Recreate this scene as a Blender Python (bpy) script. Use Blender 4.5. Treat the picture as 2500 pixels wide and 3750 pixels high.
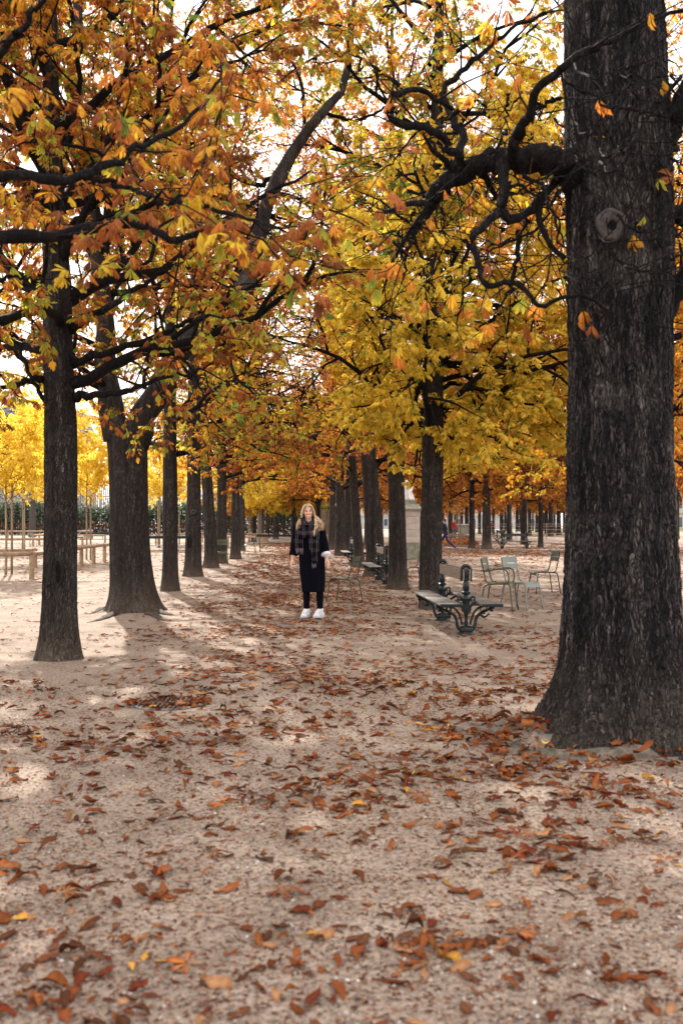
import bpy, math, random
import numpy as np
from mathutils import Vector, Matrix
R = math.radians
for _o in list(bpy.data.objects): bpy.data.objects.remove(_o)
SC = bpy.context.scene
COL = SC.collection
# ------------------------------------------------------------------ camera
CAMZ, F = 1.45, 3646.0                       # eye height in metres, focal length in pixels of the 2500 px wide photograph
cam = bpy.data.cameras.new('camera'); camo = bpy.data.objects.new('camera', cam); COL.objects.link(camo)
cam.sensor_fit = 'HORIZONTAL'; cam.sensor_width = 24.0; cam.lens = 35.0
camo.location = (0, 0, CAMZ); camo.rotation_euler = (R(90.63), 0, 0)
cam.clip_start = 0.1; cam.clip_end = 1200
cam.dof.use_dof = True; cam.dof.focus_distance = 15.0; cam.dof.aperture_fstop = 2.8
SC.camera = camo
# ------------------------------------------------------------------ sky
SUN_EL, SUN_AZ = 33.0, -17.0                 # azimuth measured from +Y (view direction) towards +X
w = bpy.data.worlds.new('World'); SC.world = w; w.use_nodes = True
nt = w.node_tree; nt.nodes.clear()
wo = nt.nodes.new('ShaderNodeOutputWorld'); bg = nt.nodes.new('ShaderNodeBackground')
sky = nt.nodes.new('ShaderNodeTexSky'); sky.sky_type = 'NISHITA'; sky.sun_disc = False
sky.sun_elevation = R(SUN_EL); sky.sun_rotation = R(SUN_AZ); sky.dust_density = 3.0; sky.air_density = 1.0
tcw = nt.nodes.new('ShaderNodeTexCoord'); nz = nt.nodes.new('ShaderNodeTexNoise'); nz.inputs['Scale'].default_value = 2.2; nz.inputs['Detail'].default_value = 6
rmp = nt.nodes.new('ShaderNodeValToRGB'); rmp.color_ramp.elements[0].position = 0.30; rmp.color_ramp.elements[1].position = 0.55
rmp.color_ramp.elements[0].color = (.72, .72, .72, 1)
mx = nt.nodes.new('ShaderNodeMixRGB'); mx.inputs[2].default_value = (10.6, 10.05, 10.0, 1)   # thin bright cloud veil
nt.links.new(tcw.outputs['Generated'], nz.inputs['Vector']); nt.links.new(nz.outputs['Fac'], rmp.inputs['Fac'])
nt.links.new(rmp.outputs['Color'], mx.inputs[0]); nt.links.new(sky.outputs[0], mx.inputs[1])
nt.links.new(mx.outputs[0], bg.inputs[0]); bg.inputs[1].default_value = 0.097
nt.links.new(bg.outputs[0], wo.inputs[0])
# ------------------------------------------------------------------ sun
sl = bpy.data.lights.new('sun', 'SUN'); slo = bpy.data.objects.new('sun', sl); COL.objects.link(slo)
sl.energy = 5.0; sl.angle = R(0.9); sl.color = (1.0, .94, .87)
_s = Vector((math.sin(R(SUN_AZ)) * math.cos(R(SUN_EL)), math.cos(R(SUN_AZ)) * math.cos(R(SUN_EL)), math.sin(R(SUN_EL))))
slo.rotation_euler = (-_s).to_track_quat('-Z', 'Y').to_euler(); slo.location = (_s * 60)
# ------------------------------------------------------------------ exposure
SC.view_settings.view_transform = 'Standard'; SC.view_settings.look = 'None'; SC.view_settings.gamma = 1
SC.view_settings.use_curve_mapping = False; SC.view_settings.exposure = 1.30
SC.render.engine = 'CYCLES'
SC.cycles.max_bounces = 7; SC.cycles.diffuse_bounces = 4; SC.cycles.glossy_bounces = 2; SC.cycles.transmission_bounces = 4
SC.cycles.use_denoising = True; SC.cycles.caustics_reflective = False; SC.cycles.caustics_refractive = False

# ================================================================== helpers
def P(px, py, D):                            # world point seen at photograph pixel (px,py) at distance D along the view
    return ((px - 1250) / F * D, D, CAMZ - (py - 1915) / F * D)
def U(u, v, D): return P(u * 1.5944, v * 1.5944, D)
def GD(py): return CAMZ * F / (py - 1915.0)  # distance of the ground seen at row py
def G(px, py): D = GD(py); return ((px - 1250) / F * D, D)

class Acc:
    """collects vertices, quads, tris and point colours, then builds one mesh"""
    def __init__(s): s.v = []; s.q = []; s.t = []; s.c = []; s.n = 0; s.uv = []
    def add(s, V, Q=None, T=None, C=None):
        V = np.asarray(V, float).reshape(-1, 3); s.v.append(V)
        if Q is not None and len(Q): s.q.append(np.asarray(Q, np.int64) + s.n)
        if T is not None and len(T): s.t.append(np.asarray(T, np.int64) + s.n)
        if C is not None: s.c.append(np.asarray(C, float))
        s.n += len(V); return s
    def mesh(s, name, mat=None, smooth=False):
        me = bpy.data.meshes.new(name)
        V = np.concatenate(s.v) if s.v else np.zeros((0, 3))
        q = np.concatenate(s.q) if s.q else np.zeros((0, 4), np.int64)
        t = np.concatenate(s.t) if s.t else np.zeros((0, 3), np.int64)
        me.vertices.add(len(V)); me.vertices.foreach_set('co', V.astype(np.float32).ravel())
        nl = q.size + t.size; me.loops.add(nl)
        me.loops.foreach_set('vertex_index', np.concatenate([q.ravel(), t.ravel()]).astype(np.int32))
        tot = np.concatenate([np.full(len(q), 4), np.full(len(t), 3)]).astype(np.int32)
        st = np.concatenate([[0], np.cumsum(tot)[:-1]]).astype(np.int32) if len(tot) else tot
        me.polygons.add(len(tot)); me.polygons.foreach_set('loop_start', st)
        try: me.polygons.foreach_set('loop_total', tot)
        except Exception: pass
        me.polygons.foreach_set('use_smooth', np.full(len(tot), smooth))
        if s.c:
            C = np.concatenate(s.c); a = me.attributes.new('Col', 'FLOAT_COLOR', 'POINT')
            if C.shape[1] == 3: C = np.hstack([C, np.ones((len(C), 1))])
            a.data.foreach_set('color', C.astype(np.float32).ravel())
        me.update(calc_edges=True); me.validate()
        if mat: me.materials.append(mat)
        return me
    # --- primitive shapes
    def box(s, c, d, rot=None, bev=0.0):
        x, y, z = [k / 2 for k in d]
        if bev <= 0:
            V = np.array([(a * x, b * y, e * z) for e in (-1, 1) for a, b in ((-1, -1), (1, -1), (1, 1), (-1, 1))])
            Q = [(0, 3, 2, 1), (4, 5, 6, 7), (0, 1, 5, 4), (1, 2, 6, 5), (2, 3, 7, 6), (3, 0, 4, 7)]
        else:
            b_ = min(bev, x * .9, y * .9, z * .9); pr = []
            for zz, ins in ((-z, b_), (-z + b_, 0), (z - b_, 0), (z, b_)):
                X, Y = x - ins, y - ins; k = b_ * .999 if ins == 0 else b_ * .5
                pr.append([(-X + k, -Y, zz), (X - k, -Y, zz), (X, -Y + k, zz), (X, Y - k, zz), (X - k, Y, zz), (-X + k, Y, zz), (-X, Y - k, zz), (-X, -Y + k, zz)])
            V = np.array(pr).reshape(-1, 3); Q = []
            for i in range(3):
                for j in range(8): Q.append((i * 8 + j, i * 8 + (j + 1) % 8, i * 8 + 8 + (j + 1) % 8, i * 8 + 8 + j))
            V = np.vstack([V, [(0, 0, -z), (0, 0, z)]]); T = [(32, (j + 1) % 8, j) for j in range(8)] + [(33, 24 + j, 24 + (j + 1) % 8) for j in range(8)]
            if rot is not None: V = V @ np.array(rot).T
            return s.add(V + np.array(c), Q, T)
        if rot is not None: V = V @ np.array(rot).T
        return s.add(V + np.array(c), Q)
    def tube(s, pts, r, n=8, cap=True, squash=1.0, C=None):
        pts = np.asarray(pts, float); m = len(pts); r = np.broadcast_to(np.asarray(r, float), (m,))
        t = np.gradient(pts, axis=0); t /= np.linalg.norm(t, axis=1)[:, None] + 1e-9
        ref = np.array([0, 0, 1.0]) if abs(t[:, 2]).mean() < .8 else np.array([0, 1.0, 0])
        a = np.cross(t, ref); a /= np.linalg.norm(a, axis=1)[:, None] + 1e-9
        b = np.cross(a, t)
        th = np.arange(n) / n * 2 * np.pi
        V = pts[:, None] + r[:, None, None] * (np.cos(th)[None, :, None] * a[:, None] + squash * np.sin(th)[None, :, None] * b[:, None])
        return s.grid(V, True, cap, C)
    def grid(s, V, closed=True, cap=False, C=None):
        m, n = V.shape[:2]; i = np.arange(m - 1)[:, None]; j = np.arange(n if closed else n - 1)[None]
        j2 = (j + 1) % n
        Q = np.stack([i * n + j, i * n + j2, (i + 1) * n + j2, (i + 1) * n + j], -1).reshape(-1, 4)
        W = V.reshape(-1, 3); T = None
        if cap:
            W = np.vstack([W, V[0].mean(0), V[-1].mean(0)]); k = m * n; jj = np.arange(n)
            T = np.vstack([np.stack([np.full(n, k), (jj + 1) % n, jj], 1), np.stack([np.full(n, k + 1), (m - 1) * n + jj, (m - 1) * n + (jj + 1) % n], 1)])
        CC = None if C is None else np.broadcast_to(np.asarray(C, float), (len(W), 3))
        return s.add(W, Q, T, CC)
    def lathe(s, prof, c=(0, 0, 0), n=16, sx=1.0, sy=1.0):
        th = np.arange(n) / n * 2 * np.pi
        V = np.array([[(c[0] + r * sx * math.cos(a), c[1] + r * sy * math.sin(a), c[2] + z) for a in th] for r, z in prof])
        return s.grid(V, True, True)
    def loft(s, rings, n=20, folds=None):
        """rings of (x,y,z,rx,ry) around vertical axis, closed with caps; folds(k,theta)->radius factor"""
        th = np.arange(n) / n * 2 * np.pi; V = []
        for k, (x, y, z, rx, ry) in enumerate(rings):
            f = np.ones(n) if folds is None else folds(k / (len(rings) - 1), th)
            V.append(np.stack([x + rx * f * np.cos(th), y + ry * f * np.sin(th), np.full(n, z)], 1))
        return s.grid(np.array(V), True, True)
    def ell(s, c, r, n=16, m=10, rot=None):
        V = []
        for i in range(m + 1):
            p = -math.pi / 2 + math.pi * (.03 + .94 * i / m)
            V.append([(r[0] * math.cos(p) * math.cos(a), r[1] * math.cos(p) * math.sin(a), r[2] * math.sin(p)) for a in np.arange(n) / n * 2 * np.pi])
        V = np.array(V)
        if rot is not None: V = V @ np.array(rot).T
        return s.grid(V + np.array(c), True, True)
    def capsule(s, p, q, r0, r1, n=12):
        p = np.array(p, float); q = np.array(q, float); d = q - p; L = np.linalg.norm(d); d /= L + 1e-9
        ks = [(-.98, .15), (-.8, .6), (-.45, .9), (0, 1)]
        pts = [p + d * r0 * a for a, _ in ks] + [q + d * r1 * -a for a, _ in ks[::-1]]
        rr = [r0 * b for _, b in ks] + [r1 * b for _, b in ks[::-1]]
        return s.tube(np.array(pts), rr, n)

def obj(name, acc, mat=None, parent=None, smooth=False, auto=None):
    me = acc.mesh(name, mat, smooth) if isinstance(acc, Acc) else acc
    o = bpy.data.objects.new(name, me); COL.objects.link(o)
    if parent is not None: o.parent = parent
    if auto and hasattr(me, 'set_sharp_from_angle'):
        me.set_sharp_from_angle(angle=R(auto))
    return o
def tag(o, label, cat, group=None, kind=None):
    if label: o['label'] = label
    if cat: o['category'] = cat
    if group: o['group'] = group
    if kind: o['kind'] = kind
    return o
def thing(name, label, cat, loc=(0, 0, 0), rz=0.0, group=None):
    o = bpy.data.objects.new(name, None); COL.objects.link(o); o.empty_display_size = .2
    o.location = loc; o.rotation_euler = (0, 0, rz); return tag(o, label, cat, group)
def dup(root, loc, rz=0.0, label=None, scale=None):
    kids = {}
    for c in bpy.data.objects:
        if c.parent: kids.setdefault(c.parent.name, []).append(c)
    def cp(o, par):
        c = o.copy(); COL.objects.link(c)
        if par is not None: c.parent = par
        for k in kids.get(o.name, []): cp(k, c)
        return c
    r = cp(root, None); r.location = loc; r.rotation_euler = (0, 0, rz)
    if scale is not None: r.scale = (scale[0], scale[0], scale[1]) if isinstance(scale, tuple) else (scale,) * 3
    if label: r['label'] = label
    return r
def struct(name, acc, mat, smooth=False):
    o = obj(name, acc, mat, None, smooth); o['kind'] = 'structure'; return o
def spline(pts, n):
    """Catmull-Rom resample"""
    p = np.asarray(pts, float); m = len(p)
    if m < 3: return np.array([p[0] + (p[-1] - p[0]) * k / (n - 1) for k in range(n)])
    q = np.vstack([2 * p[0] - p[1], p, 2 * p[-1] - p[-2]]); out = []
    for k in range(n):
        t = k / (n - 1) * (m - 1); i = min(int(t), m - 2); f = t - i
        a, b, c, d = q[i], q[i + 1], q[i + 2], q[i + 3]
        out.append(.5 * ((2 * b) + (c - a) * f + (2 * a - 5 * b + 4 * c - d) * f * f + (3 * b - a - 3 * c + d) * f ** 3))
    return np.array(out)
def arc(c, r, a0, a1, n, plane='xz'):
    out = []
    for k in range(n):
        a = a0 + (a1 - a0) * k / (n - 1); u, v = r * math.cos(a), r * math.sin(a)
        out.append((c[0] + u, c[1], c[2] + v) if plane == 'xz' else (c[0], c[1] + u, c[2] + v) if plane == 'yz' else (c[0] + u, c[1] + v, c[2]))
    return out
def rotz(a): return np.array([[math.cos(a), -math.sin(a), 0], [math.sin(a), math.cos(a), 0], [0, 0, 1]])
def roty(a): return np.array([[math.cos(a), 0, math.sin(a)], [0, 1, 0], [-math.sin(a), 0, math.cos(a)]])
def rotx(a): return np.array([[1, 0, 0], [0, math.cos(a), -math.sin(a)], [0, math.sin(a), math.cos(a)]])

# ================================================================== materials
class NB:
    def __init__(s, name):
        s.m = bpy.data.materials.new(name); s.m.use_nodes = True; s.t = s.m.node_tree
        s.b = s.t.nodes['Principled BSDF']; s.out = s.t.nodes['Material Output']; s.b.inputs['Specular IOR Level'].default_value = .3
    def n(s, k, **kw):
        x = s.t.nodes.new(k)
        for a, v in kw.items():
            if a in x.inputs: x.inputs[a].default_value = v
            else: setattr(x, a, v)
        return x
    def l(s, a, b): s.t.links.new(a, b)
    def coords(s, scale=(1, 1, 1), which='Object', warp=0, wscale=3):
        c = s.n('ShaderNodeTexCoord'); mp = s.n('ShaderNodeMapping'); mp.inputs['Scale'].default_value = scale
        src = c.outputs[which]
        if warp:
            nn = s.n('ShaderNodeTexNoise', Scale=wscale, Detail=3.0); s.l(src, nn.inputs['Vector'])
            va = s.n('ShaderNodeVectorMath', operation='MULTIPLY_ADD'); s.l(nn.outputs['Color'], va.inputs[0]); va.inputs[1].default_value = (warp,) * 3; s.l(src, va.inputs[2]); src = va.outputs[0]
        s.l(src, mp.inputs['Vector']); return mp.outputs[0]
    def noise(s, vec, scale, detail=4, rough=.55):
        x = s.n('ShaderNodeTexNoise', Scale=float(scale), Detail=float(detail), Roughness=rough); s.l(vec, x.inputs['Vector']); return x.outputs['Fac']
    def ramp(s, fac, stops):
        x = s.n('ShaderNodeValToRGB'); e = x.color_ramp.elements
        while len(e) < len(stops): e.new(.5)
        for k, (p, c) in enumerate(stops):
            e[k].position = p; e[k].color = (c, c, c, 1) if not hasattr(c, '__len__') else (*c, 1)
        s.l(fac, x.inputs['Fac']); return x.outputs['Color']
    def mix(s, f, a, b, bt='MIX'):
        x = s.n('ShaderNodeMixRGB', blend_type=bt)
        for k, v in ((0, f), (1, a), (2, b)):
            if isinstance(v, (int, float)): x.inputs[k].default_value = v
            elif hasattr(v, '__len__'): x.inputs[k].default_value = (*v, 1)
            else: s.l(v, x.inputs[k])
        return x.outputs[0]
    def math(s, op, a, b=0.0):
        x = s.n('ShaderNodeMath', operation=op)
        for k, v in ((0, a), (1, b)):
            if isinstance(v, (int, float)): x.inputs[k].default_value = v
            else: s.l(v, x.inputs[k])
        return x.outputs[0]
    def bump(s, h, strength=.5, dist=.02):
        x = s.n('ShaderNodeBump', Strength=strength, Distance=dist); s.l(h, x.inputs['Height']); s.l(x.outputs[0], s.b.inputs['Normal'])
    def color(s, c):
        if hasattr(c, '__len__'): s.b.inputs['Base Color'].default_value = (*c, 1)
        else: s.l(c, s.b.inputs['Base Color'])
        return s
    def rough(s, r): s.b.inputs['Roughness'].default_value = r; return s

def simple(name, c, rough=.6, metal=0.0, var=.25, scale=12, bump=.15, spec=.3, stretch=(1, 1, 1)):
    n = NB(name); v = n.coords(stretch); f = n.noise(v, scale, 6)
    a = tuple(k * (1 - var) for k in c); b = tuple(min(1, k * (1 + var)) for k in c)
    n.color(n.ramp(f, [(.3, a), (.7, b)])); n.rough(rough); n.b.inputs['Metallic'].default_value = metal; n.b.inputs['Specular IOR Level'].default_value = spec
    if bump: n.bump(f, bump, .01)
    return n.m

def bark(name, dark, mid, pale, plate=20.0, dust=1.0, disp=0.0, patch=.58):
    n = NB(name); v = n.coords((1, 1, .16), warp=.16, wscale=3.5); v2 = n.coords((1, 1, .4)); v1 = n.coords((1, 1, 1))
    vo = n.n('ShaderNodeTexVoronoi', feature='DISTANCE_TO_EDGE', Scale=plate); n.l(v, vo.inputs['Vector'])
    fur = n.n('ShaderNodeTexNoise', Scale=plate * .75, Detail=7.0, Roughness=.62, Distortion=.6); n.l(n.coords((1, 1, .11), warp=.10, wscale=5), fur.inputs['Vector'])
    ridge = n.ramp(n.math('ABSOLUTE', n.math('SUBTRACT', fur.outputs['Fac'], .5)), [(.0, 0.0), (.055, .75), (.16, 1.0)])
    edge = n.ramp(vo.outputs['Distance'], [(.0, .15), (.16, 1.0)])
    fine = n.noise(v2, 75, 8, .72); big = n.noise(v1, 1.5, 4, .6); mid_n = n.noise(n.coords((1, 1, .3)), 11, 7, .68); vert = n.noise(n.coords((1, 1, .05), warp=.04), 9, 5, .6)
    h = n.math('MULTIPLY', n.math('MULTIPLY', ridge, edge), n.ramp(mid_n, [(.34, .35), (.6, 1.0)]))
    c = n.mix(h, dark, mid); c = n.mix(n.math('MULTIPLY', n.ramp(mid_n, [(.50, 0.0), (.72, .85)]), h), c, tuple(k * 2.0 for k in mid))
    c = n.mix(n.ramp(vert, [(.38, .8), (.53, 0.0)]), c, dark); c = n.mix(n.math('MULTIPLY', n.ramp(vert, [(.55, 0.0), (.70, .7)]), h), c, pale)
    c = n.mix(n.math('MULTIPLY', n.ramp(big, [(patch, 0.0), (patch + .10, .8)]), n.ramp(fine, [(.38, .1), (.66, .9)])), c, pale)
    c = n.mix(n.ramp(fine, [(.34, .7), (.58, 0.0)]), c, dark)
    if dust:
        sep = n.n('ShaderNodeSeparateXYZ'); n.l(v1, sep.inputs[0])
        g = n.math('ADD', sep.outputs['Z'], n.math('MULTIPLY', big, -.9)); g = n.ramp(n.math('ADD', g, .5), [(.0, .85), (.35, .35), (.8, 0.0)])
        c = n.mix(n.math('MULTIPLY', n.math('MULTIPLY', g, dust), n.ramp(fine, [(.3, .3), (.62, .95)])), c, (.21, .165, .125))
    n.color(c); n.rough(.92); n.b.inputs['Specular IOR Level'].default_value = .12
    hh = n.math('ADD', h, n.math('ADD', n.math('MULTIPLY', fine, .55), n.math('MULTIPLY', vert, .9)))
    n.bump(hh, 1.0, .03 if not disp else .022)
    if disp:
        d = n.n('ShaderNodeDisplacement', Scale=disp, Midlevel=1.0); n.l(n.math('ADD', h, n.math('MULTIPLY', vert, .9)), d.inputs['Height']); n.l(d.outputs[0], n.out.inputs['Displacement'])
        n.m.displacement_method = 'BOTH'
    return n.m
M = {}
M['bark_hero'] = bark('bark_near', (.014, .014, .017), (.165, .147, .138), (.28, .252, .232), 36, .7, .022, .53)
M['bark_slim'] = bark('bark_slim', (.024, .021, .020), (.128, .108, .097), (.22, .195, .175), 42, 1.0, .009, .57)
M['bark'] = bark('bark', (.028, .024, .023), (.130, .110, .098), (.22, .195, .175), 42, .85, .006, .58)
M['bark_far'] = bark('bark_far', (.022, .019, .018), (.110, .094, .086), (.2, .18, .16), 15, .9)
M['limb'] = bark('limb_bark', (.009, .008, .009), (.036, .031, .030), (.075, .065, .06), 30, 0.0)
M['knot'] = simple('knot_wood', (.062, .054, .050), .95, var=.6, scale=26, bump=.9)
def leafmat(name, trans=.48, gloss=.25, sat=1.0):
    n = NB(name); at = n.n('ShaderNodeAttribute', attribute_name='Col'); c = at.outputs['Color']
    v = n.coords(); f = n.noise(v, 40, 4); c = n.mix(n.ramp(f, [(.35, .0), (.7, .35)]), c, n.mix(1.0, c, (.55, .38, .30), 'MULTIPLY'))
    n.color(c); n.rough(.5 if gloss > .1 else .85); n.b.inputs['Specular IOR Level'].default_value = gloss
    tr = n.n('ShaderNodeBsdfTranslucent'); n.l(n.mix(1.0, c, (1.0, .97, .80), 'MULTIPLY'), tr.inputs['Color'])
    ms = n.n('ShaderNodeMixShader', Fac=trans); n.l(n.b.outputs[0], ms.inputs[1]); n.l(tr.outputs[0], ms.inputs[2]); n.l(ms.outputs[0], n.out.inputs['Surface'])
    return n.m
M['leaf'] = leafmat('autumn_leaf', .58)
M['litter'] = leafmat('dry_leaf', .18, .06)
def groundmat():
    n = NB('sandy_ground'); v = n.coords()
    big = n.noise(v, .35, 5, .6); mid = n.noise(v, 2.2, 6, .65); fine = n.noise(v, 38, 6, .75); grit = n.noise(v, 160, 3, .7)
    c = n.ramp(mid, [(.30, (.225, .163, .115)), (.5, (.375, .288, .212)), (.70, (.50, .400, .308))])
    c = n.mix(n.ramp(big, [(.35, .55), (.65, 0.0)]), c, (.185, .142, .112))
    vo = n.n('ShaderNodeTexVoronoi', Scale=62.0, Randomness=1.0); n.l(v, vo.inputs['Vector'])
    peb = n.ramp(vo.outputs['Distance'], [(.22, 1.0), (.34, 0.0)])
    pc = n.ramp(vo.outputs['Color'], [(.2, (.10, .082, .075)), (.5, (.30, .24, .205)), (.75, (.42, .36, .32)), (.93, (.66, .62, .60))])
    gm = n.ramp(n.noise(v, .9, 3), [(.38, .15), (.6, .9)])
    c = n.mix(n.math('MULTIPLY', peb, gm), c, pc)
    c = n.mix(n.ramp(fine, [(.38, .85), (.55, 0.0)]), c, (.070, .054, .047))
    c = n.mix(n.ramp(grit, [(.58, 0.0), (.70, .55)]), c, (.50, .45, .41))
    n.color(c); n.rough(.95); n.b.inputs['Specular IOR Level'].default_value = .1
    h = n.math('ADD', n.math('MULTIPLY', mid, 1.6), n.math('ADD', n.math('MULTIPLY', fine, .5), n.math('ADD', n.math('MULTIPLY', peb, .35), n.math('MULTIPLY', grit, .2))))
    n.bump(h, .7, .02); return n.m
M['ground'] = groundmat()
M['iron'] = simple('dark_green_cast_iron', (.005, .011, .014), .34, .0, .5, 30, .35, .35)
def woodplank():
    n = NB('weathered_bench_wood'); v = n.coords((6, 1.2, 6)); f = n.noise(v, 7, 8, .7); g = n.noise(n.coords(), 3, 3)
    c = n.ramp(f, [(.3, (.04, .037, .034)), (.5, (.13, .112, .095)), (.7, (.24, .205, .17))]); c = n.mix(n.ramp(g, [(.4, .5), (.6, 0.0)]), c, (.09, .09, .075))
    n.color(c); n.rough(.7); n.bump(f, .4, .006); return n.m
M['plank'] = woodplank()
M['back_plank'] = simple('bench_back_wood', (.17, .13, .098), .6, var=.3, scale=9, stretch=(4, .6, 4))
M['chair_green'] = simple('olive_green_paint', (.060, .068, .036), .48, .1, .3, 22, .2, .5)
M['chair_pale'] = simple('pale_green_grey_paint', (.16, .20, .18), .45, .1, .2, 22, .2, .5)
M['chair_dark'] = simple('dark_green_paint', (.03, .05, .035), .45, .1, .3, 22, .2, .5)
M['log'] = simple('pale_round_log', (.29, .205, .13), .8, var=.3, scale=8, bump=.4, stretch=(1, 1, 1))
M['stake'] = simple('stake_wood', (.25, .195, .14), .85, var=.35, scale=9, bump=.4, stretch=(3, 3, .4))
M['stone'] = simple('pale_limestone', (.46, .41, .36), .85, var=.18, scale=5, bump=.3)
M['moss_stone'] = simple('mossy_limestone', (.23, .235, .18), .9, var=.35, scale=7, bump=.4)
M['marble'] = simple('weathered_marble', (.66, .65, .66), .6, var=.15, scale=6, bump=.3)
M['concrete'] = simple('concrete_collar', (.25, .215, .19), .9, var=.25, scale=10, bump=.3)
M['grate'] = simple('cast_iron_grate', (.19, .18, .175), .55, .5, .4, 30, .3)
M['dark'] = simple('pit_shade_black', (.008, .008, .008), .95, bump=0)  # near-black that paints the shade below the drain grate
M['fence_slat'] = simple('grey_weathered_slats', (.13, .135, .15), .9, var=.35, scale=6, bump=.3, stretch=(3, 3, .3))
M['railing'] = simple('railing_paint', (.03, .045, .055), .5)
# ================================================================== foliage
PAL = {  # inner colour, edge colour
    'rust': ((.50, .185, .050), (.30, .085, .028)), 'brown': ((.30, .120, .045), (.18, .062, .027)),
    'orange': ((.76, .34, .052), (.52, .165, .030)), 'gold': ((.82, .52, .06), (.72, .34, .04)),
    'yellow': ((.88, .70, .08), (.86, .60, .06)), 'lemon': ((.92, .78, .14), (.90, .68, .09)),
    'mix': ((.30, .42, .06), (.70, .52, .06)), 'olive': ((.30, .36, .055), (.50, .42, .055)), 'green': ((.13, .24, .04), (.24, .34, .05)),
}
PN = list(PAL); PI = np.array([PAL[k][0] for k in PN]); PE = np.array([PAL[k][1] for k in PN])
def unit(a): return a / (np.linalg.norm(a, axis=-1, keepdims=True) + 1e-9)
def leaves(acc, pos, dr, size, pal, rng, lod=0, droop=(.3, 2.4), petiole=True):
    """palmate chestnut leaves; pos (N,3) node, dr (N,3) outward direction, size (N,), pal (N,) palette index"""
    N = len(pos)
    if not N: return
    pos = np.asarray(pos, float); u = unit(np.asarray(dr, float)); size = np.asarray(size, float)
    K = {0: 7, 1: 5, 2: 5, 3: 3}[lod]; spread = {0: 1.9, 1: 1.8, 2: 2.0, 3: 1.5}[lod]
    nrm = np.stack([rng.normal(0, .45, N), rng.normal(0, .45, N), np.ones(N)], 1)
    nrm = unit(nrm - (nrm * u).sum(1)[:, None] * u); v = np.cross(nrm, u)
    hub = pos + u * (size * .75)[:, None] + np.array([0, 0, -1]) * (size * .15)[:, None]
    ang = np.linspace(-spread, spread, K)[None] + rng.normal(0, .10, (N, K))
    L = size[:, None] * (1.0 - .42 * np.abs(np.linspace(-1, 1, K))[None] ** 1.3) * rng.uniform(.85, 1.12, (N, K)) * (1.25 if lod == 3 else 1)
    d = np.cos(ang)[..., None] * u[:, None] + np.sin(ang)[..., None] * v[:, None]
    d[..., 2] -= (rng.uniform(droop[0], droop[1], N) ** 1.0)[:, None] + rng.normal(0, .12, (N, K)); d = unit(d)
    sd = unit(np.cross(nrm[:, None] + rng.normal(0, .28, (N, K, 3)), d)); up = np.cross(d, sd)
    W = L * rng.uniform(.10, .165, (N, K)) * (1.5 if lod == 3 else 1.15 if lod == 2 else 1)
    h = hub[:, None]
    ci = PI[pal][:, None] * rng.uniform(.78, 1.15, (N, 1, 1)) * rng.uniform(.9, 1.1, (N, K, 1))
    ce = PE[pal][:, None] * rng.uniform(.75, 1.12, (N, 1, 1)) * rng.uniform(.9, 1.1, (N, K, 1))
    base = h + d * (L * .07)[..., None]; curl = rng.uniform(-.05, .3, (N, K))
    tip = h + d * L[..., None] - up * (L * curl)[..., None]
    fold = (W * rng.uniform(.1, .7, (N, K)))[..., None] * up
    if lod == 0:
        X = lambda t_, w_, f_: h + d * (L * t_)[..., None] + sd * (W * w_)[..., None] + fold * f_ - up * (L * curl * t_ * t_ * .6)[..., None]
        V = np.stack([base, X(.35, .48, .5), X(.66, 1, 1), X(.86, .72, .8), tip, X(.86, -.72, .8), X(.66, -1, 1), X(.35, -.48, .5), X(.62, 0, 0)], 2).reshape(-1, 3); C = np.stack([ci, (ci + ce) / 2, ce, ce * .95, ce * .85, ce * .95, ce, (ci + ce) / 2, ci], 2).reshape(-1, 3)
        o = (np.arange(N * K) * 9)[:, None, None]; T = (o + np.array([[k, (k + 1) % 8, 8] for k in range(8)])[None]).reshape(-1, 3)
    elif lod == 1:
        m = h + d * (L * .6)[..., None] - up * (L * curl * .15)[..., None]
        a = h + d * (L * .64)[..., None] + sd * W[..., None] + fold; b = h + d * (L * .64)[..., None] - sd * W[..., None] + fold
        V = np.stack([base, a, tip, b, m], 2).reshape(-1, 3); C = np.stack([ci, ce, ce * .92, ce, ci], 2).reshape(-1, 3)
        o = (np.arange(N * K) * 5)[:, None, None]; T = (o + np.array([[0, 1, 4], [1, 2, 4], [2, 3, 4], [3, 0, 4]])[None]).reshape(-1, 3)
    else:
        a = h + d * (L * .58)[..., None] + sd * W[..., None] + fold; b = h + d * (L * .58)[..., None] - sd * W[..., None] + fold
        V = np.stack([base, a, tip, b], 2).reshape(-1, 3); C = np.stack([ci, ce, ce, ci], 2).reshape(-1, 3)
        o = (np.arange(N * K) * 4)[:, None, None]; T = (o + np.array([[0, 1, 2], [0, 2, 3]])[None]).reshape(-1, 3)
    acc.add(V, None, T, np.clip(C, 0, 1))
    if lod == 0 and petiole:
        w_ = v * .0022; V = np.stack([pos - w_, pos + w_, hub + w_, hub - w_], 1).reshape(-1, 3)
        acc.add(V, (np.arange(N) * 4)[:, None] + np.arange(4)[None], None, np.broadcast_to(np.array([.36, .2, .08]), (N * 4, 3)))

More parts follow.
